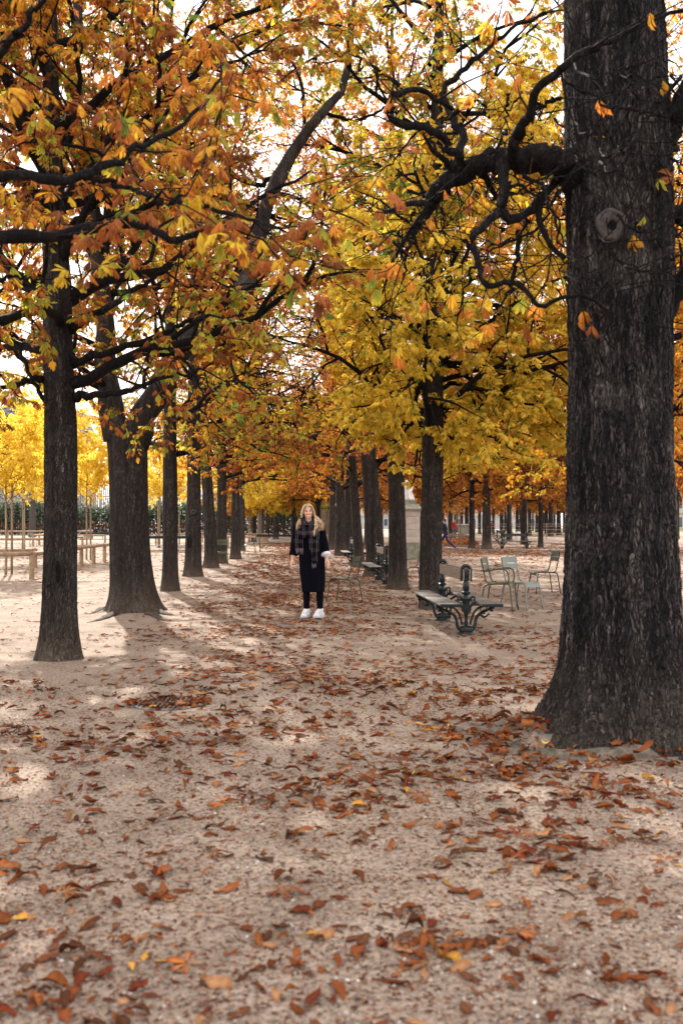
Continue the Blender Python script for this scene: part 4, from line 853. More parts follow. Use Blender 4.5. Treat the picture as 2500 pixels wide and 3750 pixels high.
chair('green chair at the log enclosure near the left edge', (-19.3, 61, 0), (.9, .3), 'chair_green')
chair('white metal chair tipped forward at the log enclosure on the left', (-18.6, 60.5, 0), (.6, .7), 'chair_pale')
chair('white chair next to the nearest trunk, behind the log enclosure', (-18.0, 61.5, 0), (-.5, -.8), 'chair_pale')

# ================================================================== log enclosures
def log_fence(label, pts, zr=.62, r=.055, step=2.2, plank=False):
    p0 = pts[0]; root = thing('log_fence', label, 'fence', (p0[0], p0[1], 0), 0, 'low log fences round the young trees')
    P_ = [np.array([a - p0[0], b - p0[1]]) for a, b in pts]; first = True
    for a, b in zip(P_[:-1], P_[1:]):
        L = np.linalg.norm(b - a); n = max(1, round(L / step))
        for k in range(n + 1):
            if k == 0 and not first: continue
            c = a + (b - a) * k / n; A = Acc()
            if plank: A.box((c[0], c[1], (zr + .03) / 2), (.12, .1, zr + .03), None, .01)
            else: A.lathe([(r * 1.15, -.02), (r * 1.15, zr - r * .6), (r * 1.05, zr - r * .45)], (c[0], c[1], 0), 12)
            obj('post', A, M['log'], root, True, auto=40)
        for k in range(n):
            c, d = a + (b - a) * k / n, a + (b - a) * (k + 1) / n; e = (d - c) / np.linalg.norm(d - c) * .006; A = Acc()
            if plank:
                m_ = (c + d) / 2; an = math.atan2(*(d - c)[::-1]); A.box((m_[0], m_[1], zr - .06), (np.linalg.norm(d - c) - .13, .045, .14), rotz(an), .006)
            else:
                z_ = zr + .004 * ((k % 2) * 2 - 1); q0, q1 = np.append(c + e, z_), np.append(d - e, z_); A.tube([q0, q0 + (q1 - q0) * .004, q1 - (q1 - q0) * .004, q1], [r * .93, r, r * (.95 + .05 * (k % 3)), r * .92], 14)
            obj('rail', A, M['log'], root, True, auto=40)
        first = False
    return root
log_fence('round log fence running back between the two nearest left trunks', [(-11.5, 24.6), (-8.05, 25.9), (-8.8, 37.0), (-9.3, 44.5)], .64, .06, 2.3)
log_fence('flat plank fence behind the round log fence at the left edge', [(-14.0, 30.6), (-9.9, 32.2)], .60, .05, 1.9, True)
log_fence('log fence in the second enclosure at the left edge', [(-21, 50), (-15.2, 51), (-15.6, 60)], .62, .06, 2.6)
log_fence('log fence in front of the white chairs on the left', [(-14.6, 61.5), (-19.5, 63.0), (-20.5, 70)], .68, .06, 2.4)
log_fence('farthest log fence on the left, near the flower bed', [(-36, 80), (-22, 84), (-23, 92)], .75, .07, 2.8)
log_fence('log fence beside the rail bench between the slim trunks', [(-12.3, 66), (-9.9, 66.5), (-10.6, 76)], .68, .06, 2.4)
log_fence('log fence ending left of the woman, in front of the flower bed', [(-8.4, 57), (-4.5, 56.2), (-5.2, 70), (-8.4, 70)], .66, .06, 2.6)
log_fence('small log fence in the field right of the stone pedestal', [(6.85, 64), (8.55, 64.5), (9.1, 74), (7.6, 74)], .60, .055, 1.1)
log_fence('pale low log fence just left of the right row trunks', [(-2.0, 62), (-.9, 62), (-1.0, 70)], .62, .06, 1.2)

# ================================================================== young staked maples
def young_tree(seed, label, x, y, H=5.2, rc=1.35, group='young yellow maples held by stakes', stakes=1, foliage=True):
    root = thing('young_maple', label, 'tree', (x, y, 0), 0, group)
    A = Acc(); A.tube(spline([(0, 0, -.02), (.01, 0, 1.0), (-.01, .01, 2.2), (.02, 0, 3.6), (0, 0, H)], 16), np.linspace(.042, .012, 16), 8); obj('trunk', A, M['stake'], root, True)
    for k in range(stakes):
        a = .4 + k * 6.283 / max(stakes, 1); A = Acc(); sx, sy = .16 * math.cos(a), .16 * math.sin(a); A.tube([(sx, sy, -.02), (sx, sy, 2.55), (sx, sy, 2.57)], [.035, .035, .028], 8); obj('stake', A, M['stake'], root, True)
    if not foliage: return root
    t = Tree(seed, PL, 3, .13, nodes=8, sides=4); rng = t.rng
    for k in range(46):
        z = 1.95 + (H - 2.1) * (k + rng.random()) / 46; a = k * 2.4; q = (z - 1.9) / (H - 1.9); L = rc * (math.sin(math.pi * min(.97, .22 + q * .75)) ** .6) * rng.uniform(.7, 1.15)
        t.branch(np.array([x, y, z]), unit(np.array([math.cos(a), math.sin(a), rng.uniform(-.15, .5)])), L, .012, 1, 2.6)
    t.finish(root, (x, y, 0)); return root
def yx(px, D): return (px - 1250) / F * D
y1 = young_tree(61, 'young yellow maple tied to a stake at the left edge', yx(22, 28.1), 28.1, 5.0, 1.7)
y2 = young_tree(62, 'young yellow maple seen between the two nearest left trunks', yx(317, 39.5), 39.5, 6.2, 1.7)
y3 = dup(y1, (yx(165, 38), 38, 0), 1.0, 'young yellow maple behind the nearest left trunk', (1.05, 1.15))
dup(y2, (yx(90, 50), 50, 0), 2.0, 'farther young yellow maple in the left enclosure', (1.1, 1.05))
dup(y1, (yx(250, 70), 70, 0), .6, 'far young maple behind the dark rail bench', (1.3, 1.3))
dup(y2, (yx(585, 58), 58, 0), 4.0, 'young maple whose stakes show right of the forked trunk', (1.15, 1.05))
dup(y1, (yx(657, 66), 66, 0), 3.0, 'young maple whose stakes show between the slim left trunks', (1.3, 1.3))
dup(y2, (yx(910, 74), 74, 0), 5.0, 'young maple left of the woman, leftmost of its three stakes', (1.3, 1.15))
dup(y1, (yx(936, 82), 82, 0), 5.5, 'young maple left of the woman, middle of the three staked trees', (1.2, 1.4))
dup(y2, (yx(955, 70), 70, 0), 3.5, 'young maple left of the woman, nearest to her', (1.0, .9))
for k, px_ in enumerate((1176, 1186, 1196, 1206)): young_tree(70 + k, 'bare young tree with pale stakes in the cluster right of the woman', yx(px_, 78 + 6 * k), 78 + 6 * k, 4.6, group='bare staked saplings beside the woman', stakes=2, foliage=False)
young_tree(75, 'thin bare sapling in the small log enclosure of the field', yx(1640, 67), 67, 7.0, group=None, stakes=0, foliage=False)
young_tree(76, 'bare sapling with stakes beside the stone planter', yx(1677, 68), 68, 6.4, group=None, stakes=2, foliage=False)
# tall pale trunk near the flower bed
std_tree(55, 'pale grey trunk standing alone in front of the flower bed at the left', 118, 1966, .34, 13, {'rust': 2, 'orange': 2, 'gold': 1}, 6.0, 4.0, 14, 3, .5, size=.26, mat='knot')
std_tree(56, 'pale grey slanting trunk between the staked maples left of the woman', 958, 1964, .25, 10, {'green': 2, 'olive': 2, 'gold': 1}, 3.5, 4.0, 18, 3, .9, size=.26, mat='knot')

# ================================================================== planting, slat fence
def leafmass(name, label, cat, n, box, size, cols, seed, top=None, up=0.0):
    rng = np.random.default_rng(seed); (xa, xb), (ya, yb), (za, zb) = box
    x = rng.uniform(xa, xb, n); y = rng.uniform(ya, yb, n); h = zb * (.55 + .45 * vnoise(x * .35, y * .3, seed)) if top is None else top(x, y); z = za + (h - za) * rng.random(n) ** .8
    d = unit(rng.normal(0, 1, (n, 3)) + np.array([0, 0, up])); s_ = unit(np.cross(d, rng.normal(0, 1, (n, 3)))); L = size * rng.uniform(.6, 1.3, n); p = np.stack([x, y, z], 1)
    V = np.stack([p, p + d * (L * .5)[:, None] + s_ * (L * .3)[:, None], p + d * L[:, None], p + d * (L * .5)[:, None] - s_ * (L * .3)[:, None]], 1).reshape(-1, 3)
    cols = np.array(cols); c = cols[rng.integers(0, len(cols), n)] * rng.uniform(.6, 1.3, (n, 1)); A = Acc()
    A.add(V, (np.arange(n) * 4)[:, None] + np.arange(4)[None], None, np.repeat(np.clip(c, 0, 1), 4, axis=0)); o = obj(name, A, M['leaf']); tag(o, label, cat, None, 'stuff'); return o
leafmass('shrubbery', 'dark green shrubs in the bed in front of the grey slat fence', 'shrubs', 34000, ((-47, -1.0), (118, 122), (0, 4.6)), .26, [(.02, .05, .028), (.035, .08, .035), (.015, .035, .028), (.06, .09, .035)], 81)
leafmass('flower_bed', 'band of red flowers along the foot of the dark green shrubs', 'flowers', 6500, ((-47, -1.5), (116, 118), (0, 1.9)), .16, [(.40, .035, .02), (.03, .06, .025), (.04, .08, .03), (.22, .04, .025), (.025, .045, .025)], 82)
rng = np.random.default_rng(83); A = Acc()
for k in range(230):
    x0, y0 = rng.uniform(-47, -2), rng.uniform(119, 123); h = rng.uniform(3.4, 5.2)
    for j in range(7):
        a = rng.uniform(0, 6.28); l = rng.uniform(.5, 1.1); A.tube([(x0, y0, 1.2), (x0 + .2 * l * math.cos(a), y0, h * .8), (x0 + .6 * l * math.cos(a), y0 + .2, h), (x0 + l * math.cos(a), y0 + .3, h - .35)], [.03, .03, .035, .015], 3, False)
o = obj('ornamental_grass', A, simple('dry_grass_plumes', (.34, .33, .29), .9), None); tag(o, 'arching pale grass plumes above the dark shrubs', 'grass', None, 'stuff')
def slat_fence(label, x0, x1, y, h, n, z0=0.0):
    root = thing('slat_fence', label, 'fence', ((x0 + x1) / 2, y, 0)); A = Acc(); c = (x0 + x1) / 2
    for k in range(n):
        xx = x0 + (x1 - x0) * (k + .5) / n - c; A.box((xx, 0, h / 2 + z0), ((x1 - x0) / n * .62, .03, h - .12 * ((k * 7) % 5) / 4))
    A.box((0, .035, h * .3), (x1 - x0, .03, .1)); A.box((0, .035, h * .8), (x1 - x0, .03, .1)); obj('slats', A, M['fence_slat'], root)
    for k in range(int((x1 - x0) / 3) + 1): A = Acc(); A.box((x0 + k * 3 - c, .09, h / 2), (.12, .07, h)); obj('post', A, M['fence_slat'], root)
    return root
slat_fence('tall grey vertical slat fence behind the shrubs and red flowers', -47, -1.5, 125, 6.0, 190)
# ================================================================== stone pedestal with sculpture
px_, D_ = 1491, 40.2; root = thing('pedestal', 'tall pale stone pedestal with mossy cap, seen between two right trunks', 'pedestal', (yx(px_, D_), D_, 0), .05)
def course(A, w, z0, z1, d=None): A.box((0, 0, (z0 + z1) / 2), (w, d or w, z1 - z0), None, .006)
A = Acc(); course(A, 1.04, 0, .42); obj('plinth', A, M['moss_stone'], root)
A = Acc(); course(A, 1.00, .423, .60); course(A, .96, .603, .66); obj('base_moulding', A, M['moss_stone'], root)
A = Acc()
for k in range(4): course(A, .90 + .004 * (k % 2), .664 + .262 * k, .664 + .262 * (k + 1) - .006)
obj('shaft', A, M['stone'], root)
A = Acc(); course(A, .93, 1.715, 1.895); 
for k in range(14): A.box((-.42 + k * .0646, -.468, 1.80), (.022, .008, .11), None, .003); A.box((.468, -.42 + k * .0646, 1.80), (.008, .022, .11), None, .003); A.box((-.468, -.42 + k * .0646, 1.80), (.008, .022, .11), None, .003)
course(A, .97, 1.898, 1.93); course(A, 1.02, 1.933, 1.97); obj('frieze', A, M['stone'], root)
A = Acc(); V = []
for hw, z in ((.575, 1.973), (.58, 2.02), (.54, 2.06), (.46, 2.12), (.41, 2.19), (.40, 2.22)): V.append([(-hw, -hw, z), (hw, -hw, z), (hw, hw, z), (-hw, hw, z)])
A.grid(np.array(V), True, True); course(A, .66, 2.223, 2.36); obj('cap', A, M['moss_stone'], root)
rt = thing('sculpture', 'small white marble sculpture with jagged folds on top of the stone pedestal', 'sculpture', (yx(px_, D_), D_, 2.36), .05)
A = Acc(); rng = np.random.default_rng(4)
A.loft([(0, 0, 0, .26, .22), (.01, 0, .06, .27, .22), (.0, 0, .2, .22, .18), (-.02, 0, .38, .17, .15), (-.03, 0, .55, .12, .11), (-.03, 0, .66, .05, .05)], 40, lambda k, th: 1 + .13 * np.sin(9 * th + 4 * k) + .08 * np.sin(17 * th))
for a, h, l in ((.2, .42, .26), (.9, .5, .2), (-.5, .3, .24), (2.4, .4, .24), (3.4, .35, .25), (4.4, .45, .2)):
    A.tube(spline([(0, 0, h - .1), (l * .5 * math.cos(a), l * .5 * math.sin(a), h), (l * math.cos(a), l * math.sin(a), h + .16)], 8), [.09, .085, .08, .07, .05, .035, .02, .006], 8)
A.ell((-.03, -.02, .72), (.075, .085, .1), 14, 10); obj('figure', A, M['marble'], rt, True)
# ================================================================== small things of the far field
root = thing('stone_planter', 'grey-green stone box with flat cap left of the slim far trunk', 'planter', (yx(1700, 88), 88, 0))
A = Acc(); A.box((0, 0, .62), (1.05, 1.05, 1.24), None, .02); obj('body', A, M['moss_stone'], root); A = Acc(); A.box((0, 0, 1.30), (1.22, 1.22, .11), None, .02); obj('cap', A, M['stone'], root)
root = thing('litter_bag', 'white translucent litter bag hanging from a hoop beyond the field bench', 'litter bag', (yx(1893, 72), 72, 0))
A = Acc(); A.tube([(0, .2, 0), (0, .2, .9)], .02, 6); A.tube([(.2 * math.cos(a), .2 * math.sin(a), .85) for a in np.arange(25) / 24 * 6.283], .012, 5, False); obj('holder', A, M['iron'], root)
A = Acc(); A.loft([(0, 0, .1, .07, .07), (0, 0, .2, .17, .16), (0, 0, .5, .19, .18), (0, 0, .86, .2, .2)], 20, lambda k, th: 1 + .08 * np.sin(7 * th + 5 * k)); obj('bag', A, simple('white_film', (.75, .75, .77), .4, var=.05), root, True)
def wire_fence(label, pts, zs, step=6):
    p0 = pts[0]; root = thing('wire_fence', label, 'fence', (p0[0], p0[1], 0)); a, b = np.array(pts[0]), np.array(pts[1]); L = np.linalg.norm(b - a); n = int(L / step)
    for k in range(n + 1): c = (b - a) * k / n; A = Acc(); A.tube([(c[0], c[1], 0), (c[0], c[1], max(zs) + .08)], .04, 6); obj('post', A, M['stake'], root)
    for z in zs: A = Acc(); A.tube([(0, 0, z), (b[0] - a[0], b[1] - a[1], z)], .018, 5); obj('wire', A, M['stake'], root)
wire_fence('post and wire fence between the far trunks along the lawn', [(yx(1738, 84), 84), (yx(2120, 92), 92)], (.5, .85, 1.15, 1.35), 4)
root = thing('iron_railing', 'tall dark iron railing along the street behind the wood', 'railing', (60, 192, 0))
A = Acc()
for k in range(420): A.box((-90 + k * .42, 0, 1.6), (.05, .05, 3.0))
A.box((0, 0, .3), (180, .07, .07)); A.box((0, 0, 2.8), (180, .07, .07)); obj('bars', A, M['railing'], root)
A = Acc(); A.box((0, .0, .06), (182, .5, .12)); obj('kerb', A, M['stone'], root)
leafmass('fallen_leaf_heap', 'heap of rust leaves swept inside the small log fence of the field', 'leaf heap', 2600, ((6.9, 8.9), (64.5, 73.5), (0, .3)), .16, [(.36, .12, .035), (.5, .2, .05), (.25, .09, .04)], 85)
# ================================================================== buildings beyond the garden
def building(label, x0, x1, y, H, mat, floors, bays):
    root = thing('town_house', label, 'building', ((x0 + x1) / 2, y, 0)); c = 0; w_ = x1 - x0; dpt = 14
    A = Acc(); A.box((0, dpt / 2, H * .4), (w_, dpt, H * .8)); wl = obj('wall', A, mat, root)
    A = Acc(); V = []
    for ins, z in ((-.4, H * .8 + .003), (-.4, H * .8 + .4), (.1, H * .8 + .41), (1.6, H), (4, H + 1.2)): V.append([(-w_ / 2 + ins, ins, z), (w_ / 2 - ins, ins, z), (w_ / 2 - ins, dpt - ins, z), (-w_ / 2 + ins, dpt - ins, z)])
    A.grid(np.array(V), True, True); rf = obj('roof', A, M['slate'], root)
    for k in range(4): A = Acc(); A.box((-w_ / 2 + w_ * (k + .5) / 4, 6, H + 1.6), (2.2, 1.0, 3.2)); obj('chimney', A, mat, rf)
    for f in range(floors):
        for b in range(bays):
            A = Acc(); xx = -w_ / 2 + w_ * (b + .5) / bays; zz = H * .8 * (f + .5) / floors; A.box((xx, -.03, zz), (1.3, .08, H * .8 / floors * .62)); fr = obj('window', A, M['white'], root)
            A = Acc(); A.box((xx, -.08, zz), (1.05, .03, H * .8 / floors * .55)); obj('pane', A, M['pane'], fr)
    for f in range(1, floors): A = Acc(); A.box((0, -.15, H * .8 * f / floors), (w_ + .1, .35, .22)); obj('cornice', A, mat, root)
    return root
M['slate'] = simple('slate_roof', (.13, .14, .17), .6, scale=3); M['facade'] = simple('cream_stone_facade', (.46, .42, .37), .9, var=.1, scale=1); M['white'] = simple('white_window_frame', (.6, .6, .58), .6, bump=0); M['pane'] = simple('window_glass', (.05, .06, .08), .1, bump=0, spec=.6)
building('grey-roofed stone town house beyond the fence at the left edge', -78, -44, 165, 21, M['facade'], 5, 11)
building('stone town house far beyond the giant trunk at the right edge', 56, 92, 170, 24, M['facade'], 6, 11)
building('long pale stone house across the street behind the wood', 2, 56, 262, 20, M['facade'], 5, 14)
# ================================================================== people
def remesh(name, acc, vox, mat, parent, smooth=2, displace=None):
    me = acc.mesh(name, None, True); o = bpy.data.objects.new(name, me); COL.objects.link(o)
    m = o.modifiers.new('r', 'REMESH'); m.mode = 'VOXEL'; m.voxel_size = vox; m.use_smooth_shade = True
    if smooth: s_ = o.modifiers.new('s', 'SMOOTH'); s_.iterations = smooth; s_.factor = .5
    dg = bpy.context.evaluated_depsgraph_get(); me2 = bpy.data.meshes.new_from_object(o.evaluated_get(dg)); bpy.data.objects.remove(o); bpy.data.meshes.remove(me)
    me2.name = name
    if mat: me2.materials.clear(); me2.materials.append(mat)
    o = bpy.data.objects.new(name, me2); COL.objects.link(o); o.parent = parent
    me2.polygons.foreach_set('use_smooth', np.ones(len(me2.polygons), bool)); return o
def chain(A, pts, rs, n=14):
    for p, q, a, b in zip(pts[:-1], pts[1:], rs[:-1], rs[1:]): A.capsule(p, q, a, b, n)
def hand(A, wrist, d, side, palmn, s=1.0, curl=.5, thumb=1):
    """wrist point, direction of the fingers d, lateral direction side (towards the thumb), palm normal"""
    w_, d, sd, pn = [np.array(k, float) for k in (wrist, d, side, palmn)]; d = unit(d); sd = unit(sd - sd.dot(d) * d); pn = unit(np.cross(d, sd)) * (1 if np.dot(np.cross(d, sd), pn) > 0 else -1)
    kn = w_ + d * .085 * s
    for k in (-1, -.33, .33, 1): A.capsule(w_ + sd * k * .016 * s + d * .012 * s, kn + sd * k * .029 * s, .0145 * s, .0125 * s, 10)
    for k, (off, L) in enumerate(((.033, .070), (.011, .080), (-.011, .075), (-.032, .058))):
        p = kn + sd * off * s; dd = unit(d + sd * off * 3.2); r_ = .0085 * s
        for j, f in enumerate((.45, .3, .25)):
            c_ = curl * (.35 + .45 * j) * (1 + .12 * k); v = unit(dd * math.cos(c_) + pn * math.sin(c_)); q = p + v * L * f * s; A.capsule(p, q, r_, r_ * .92, 8); p = q; r_ *= .92
    p = w_ + sd * .024 * s + d * .02 * s; v = unit(d * .75 + sd * .75 + pn * .3) 
    q = p + v * .042 * s; A.capsule(p, q, .0125 * s, .010 * s, 8); v = unit(d * .95 + sd * .25 + pn * .35); A.capsule(q, q + v * .034 * s, .0098 * s, .0085 * s, 8)
def head(A, c, s=1.0, yaw=0.0, tilt=0.0):
    """face towards -Y before yaw; c is the centre of the skull at eye height"""
    Rm = rotz(yaw) @ roty(tilt); T = lambda p: np.array(c) + Rm @ (np.array(p) * s)
    E = lambda p, r: A.ell(T(p), [k * s for k in r], 20, 14, Rm)
    E((0, .018, .030), (.073, .090, .088)); E((0, -.012, -.012), (.066, .074, .085)); E((0, -.030, -.055), (.050, .048, .052)); E((0, -.052, -.092), (.024, .022, .020))
    for k in (-1, 1):
        E((k * .036, -.058, -.030), (.023, .020, .024)); E((k * .030, -.073, .018), (.020, .010, .007)); E((k * .069, .008, -.008), (.009, .016, .028)); E((k * .011, -.088, -.035), (.009, .009, .008)); E((k * .029, -.069, .000), (.013, .011, .009))
    A.capsule(T((0, -.078, .008)), T((0, -.098, -.030)), .0085 * s, .0125 * s, 10)
    A.capsule(T((-.018, -.081, -.060)), T((.018, -.081, -.060)), .0065 * s, .0065 * s, 8); A.capsule(T((-.014, -.077, -.073)), T((.014, -.077, -.073)), .007 * s, .007 * s, 8)
    return T, Rm
def skinmat(name, base):
    n = NB(name); at = n.n('ShaderNodeAttribute', attribute_name='Col'); n.l(at.outputs['Color'], n.b.inputs['Base Color']); n.rough(.55); n.b.inputs['Subsurface Weight'].default_value = .08; n.b.inputs['Subsurface Radius'].default_value = (.012, .005, .003); return n.m
SKIN = skinmat('skin', None)
def paint_skin(o, base, T, Rm, c, s):
    me = o.data; n = len(me.vertices); co = np.zeros(n * 3, np.float32); me.vertices.foreach_get('co', co); co = co.reshape(-1, 3).astype(float)
    loc = (co - np.array(c)) @ Rm / s; col = np.tile(np.array(base), (n, 1))
    def spot(p, r, colr, soft=.25):
        d = np.sqrt((((loc - np.array(p)) / np.array(r)) ** 2).sum(1)); f = np.clip((1 - d) / soft, 0, 1)[:, None]; f[loc[:, 1] > -.03] = 0; col[:] = col * (1 - f) + np.array(colr) * f
    for k in (-1, 1):
        spot((k * .040, -.075, -.032), (.028, .04, .022), (base[0] * 1.05, base[1] * .78, base[2] * .74), 1)
        spot((k * .030, -.08, .003), (.024, .03, .0125), (.10, .05, .04), .5); spot((k * .030, -.08, .0015), (.012, .03, .0035), (.5, .46, .44), .3); spot((k * .030, -.08, .0015), (.008, .03, .0068), (.02, .012, .01), .2)
        spot((k * .031, -.085, .023), (.025, .03, .0062), (.11, .06, .04), .4)
        spot((k * .008, -.1, -.043), (.005, .03, .003), (.2, .08, .06), .5)
    zz = lambda x: -.066 + .010 * (x / .03) ** 2
    d = np.sqrt(((loc[:, 0]) / .031) ** 2 + ((loc[:, 2] - zz(loc[:, 0])) / .0145) ** 2); f = np.clip((1 - d) / .2, 0, 1)[:, None]; f[loc[:, 1] > -.05] = 0; col[:] = col * (1 - f) + np.array((.46, .13, .11)) * f
    d = np.sqrt(((loc[:, 0]) / .027) ** 2 + ((loc[:, 2] - zz(loc[:, 0]) - .0005) / .0085) ** 2); f = np.clip((1 - d) / .2, 0, 1)[:, None]; f[loc[:, 1] > -.05] = 0; col[:] = col * (1 - f) + np.array((.88, .85, .82)) * f
    a = me.attributes.new('Col', 'FLOAT_COLOR', 'POINT'); a.data.foreach_set('color', np.hstack([col, np.ones((n, 1))]).astype(np.float32).ravel())

# ---- the woman
WX, WY = -.445, 15.2
root = thing('person', 'smiling woman with long blonde hair, black coat, plaid scarf and white sneakers', 'person', (WX, WY, 0))
blackwool = simple('black_wool', (.004, .0045, .008), .95, var=.35, scale=60, bump=.3, spec=.05); legg = simple('black_leggings', (.003, .003, .006), .85, bump=.1, spec=.08)
A = Acc(); HC = (-.066, -.03, 1.625); yaw, tilt = .10, -.06
T, Rm = head(A, HC, 1.0, yaw, tilt)
A.capsule((-.055, .0, 1.42), (-.062, -.008, 1.56), .058, .052, 16)
A.loft([(.0, .01, .82, .15, .10), (.0, .01, .92, .165, .11), (-.01, .0, 1.05, .13, .09), (-.03, .0, 1.2, .15, .10), (-.045, .005, 1.33, .165, .09), (-.05, .005, 1.40, .14, .07), (-.055, .0, 1.45, .07, .055)], 24)
SL, EL, WL = (-.215, .0, 1.375), (-.262, -.01, 1.12), (-.298, -.06, .905); SR, ER, WR = (.115, .0, 1.37), (.172, .0, 1.13), (.222, -.07, .915)
chain(A, [SL, EL, WL], [.050, .040, .026]); chain(A, [SR, ER, WR], [.050, .040, .026])
HLg = (-.02, .0, .86)
chain(A, [(-.075, .0, .86), (-.088, -.01, .48), (-.088, .02, .10)], [.078, .052, .036]); chain(A, [(.075, .0, .86), (.115, -.01, .48), (.118, .02, .10)], [.078, .052, .036])
for hx in (-.088, .118): A.capsule((hx, .025, .06), (hx - .012, -.015, .055), .026, .022, 12)
hand(A, WL, (-.22, -.15, -.95), (.35, -.9, 0), (1, .2, 0), 1.0, .55); hand(A, WR, (.30, -.25, -.90), (-.3, -.9, 0), (-1, .2, 0), 1.0, .5)
body = remesh('body', A, .0045, SKIN, root, 2); paint_skin(body, (.70, .42, .30), T, Rm, HC, 1.0)
# coat
A = Acc()
fold = lambda k, th: 1 + (.02 + .045 * (1 - k)) * np.sin(5 * th + 1.0 + 2 * k) + .03 * (1 - k * .6) * np.sin(9 * th + .5 - 3 * k) + .018 * np.sin(14 * th + 9 * k) - .10 * np.exp(-((th - 4.55) / .05) ** 2) * (k < .85)
A.loft([(.006, .0, .398, .166, .125), (.006, .0, .42, .170, .13), (.004, .0, .55, .182, .145), (-.004, .0, .72, .195, .155), (-.012, .0, .90, .196, .15), (-.02, .0, 1.05, .192, .14), (-.032, .0, 1.2, .196, .135), (-.045, .005, 1.31, .198, .125), (-.05, .01, 1.39, .165, .10), (-.053, .01, 1.44, .095, .075)], 48, fold)
coatvox = .0055
for S_, E_, W_, sg in ((SL, EL, (-.286, -.035, .955), -1), (SR, ER, (.202, -.04, .985), 1)):
    chain(A, [S_, (np.array(S_) + E_) / 2, E_], [.078, .074, .072]); 
    d_ = unit(np.array(W_) - E_); p_ = spline([np.array(E_) - d_ * .02, (np.array(E_) + W_) / 2, np.array(W_)], 7); A.tube(p_, [.070, .070, .069, .069, .069, .070, .071], 20)
A.capsule((SL[0] + .01, .0, 1.39), (-.05, .01, 1.42), .062, .07, 14); A.capsule((SR[0] - .01, .0, 1.385), (-.05, .01, 1.42), .062, .07, 14)
remesh('coat', A, coatvox, blackwool, root, 2)
A = Acc(); A.tube([(.199, -.036, .992), (.206, -.046, .972), (.214, -.055, .948)], [.070, .082, .074], 18); A.tube([(.199, -.036, .985), (.232, -.052, .960), (.25, -.06, .93)], [.055, .06, .035], 14); remesh('cuff', A, .006, simple('white_shirt_cuff', (.70, .70, .76), .8, bump=.2), root, 2)
for k, (hx, kx) in enumerate(((-.088, -.088), (.118, .115))):
    A = Acc(); chain(A, [(hx * .85, .0, .84), (kx, -.01, .48), (kx, .012, .30), (hx, .02, .085)], [.086, .059, .055, .041]); remesh('legging', A, .007, legg, root, 1)
shoe_w = simple('white_sneaker', (.70, .70, .73), .6, var=.12, scale=20, bump=.1); sole_m = simple('white_sole', (.45, .45, .47), .6, bump=.1)
for hx, yw in ((-.088, -.42), (.118, -.62)):
    rt_ = rotz(yw)
    A = Acc(); q = lambda x, y, z: np.array((hx, .02, 0)) + rt_ @ np.array((x, y, z))
    A.capsule(q(0, .002, .125), q(0, .012, .06), .050, .047, 16); A.capsule(q(0, -.01, .125), q(0, -.09, .075), .033, .034, 12); A.capsule(q(0, .045, .05), q(0, -.03, .056), .040, .039, 14); A.capsule(q(0, -.03, .056), q(-.004, -.12, .042), .039, .032, 14); A.capsule(q(0, -.02, .105), q(0, -.10, .06), .026, .026, 12); A.capsule(q(-.015, -.1, .035), q(.018, -.1, .035), .032, .032, 12)
    up = remesh('sneaker', A, .005, shoe_w, root, 2)
    B = Acc(); V = []
    out = [(0, .088), (.034, .075), (.042, .03), (.036, -.03), (.046, -.09), (.036, -.14), (.0, -.165), (-.038, -.14), (-.048, -.09), (-.038, -.03), (-.042, .03), (-.034, .075)]
    for z, f in ((.0, .95), (.004, 1.0), (.026, 1.04), (.034, .98)): V.append([q(a * f, b * f, z) for a, b in out])
    B.grid(np.array(V), True, True); obj('sole', B, sole_m, up, True, auto=40)
    B = Acc(); B.capsule(q(0, -.03, .165), q(.008, -.035, .20), .006, .004, 8)
    for j in range(4): B.capsule(q(-.022, -.035 - .02 * j, .112 - .012 * j), q(.022, -.035 - .02 * j, .112 - .012 * j), .004, .004, 6)
    obj('laces', B, shoe_w, up, True)
# scarf: bulky roll round the neck, two hanging tails with plaid stripes
n = NB('plaid_scarf'); sep = n.n('ShaderNodeSeparateXYZ'); n.l(n.coords((1, 1, 1), warp=.05, wscale=5), sep.inputs[0])
def lines(out, freq, w0, off=0.0): f = n.math('FRACT', n.math('ADD', n.math('MULTIPLY', out, freq), off)); return n.ramp(f, [(0.0, 0.0), (.02, 1.0), (w0, 1.0), (w0 + .02, 0.0)])
dots = n.ramp(n.math('FRACT', n.math('MULTIPLY', sep.outputs['Z'], 105)), [(.45, 0.0), (.5, 1.0)]); dots2 = n.ramp(n.math('FRACT', n.math('MULTIPLY', sep.outputs['X'], 105)), [(.45, 0.0), (.5, 1.0)])
v1_ = n.math('MULTIPLY', n.math('MAXIMUM', lines(sep.outputs['X'], 9.5, .09, .1), lines(sep.outputs['X'], 9.5, .07, .82)), dots); h1_ = n.math('MAXIMUM', lines(sep.outputs['Z'], 7.5, .05, .2), n.math('MAXIMUM', lines(sep.outputs['Z'], 7.5, .05, .05), lines(sep.outputs['Z'], 7.5, .05, .9)))
c = n.mix(n.math('MULTIPLY', h1_, .14), (.004, .005, .010), (.42, .38, .42)); c = n.mix(n.math('MULTIPLY', v1_, .30), c, (.60, .40, .38)); n.color(c); n.rough(.95); n.b.inputs['Specular IOR Level'].default_value = .1
PL_ = n.m
A = Acc()
A.tube(spline([(-.165, -.02, 1.50), (-.13, -.10, 1.46), (-.06, -.13, 1.42), (.01, -.11, 1.45), (.035, -.01, 1.49), (.0, .08, 1.51), (-.08, .09, 1.52), (-.15, .05, 1.51), (-.165, -.02, 1.50)], 26), [.042 + .008 * math.sin(k * 1.7) for k in range(26)], 14)
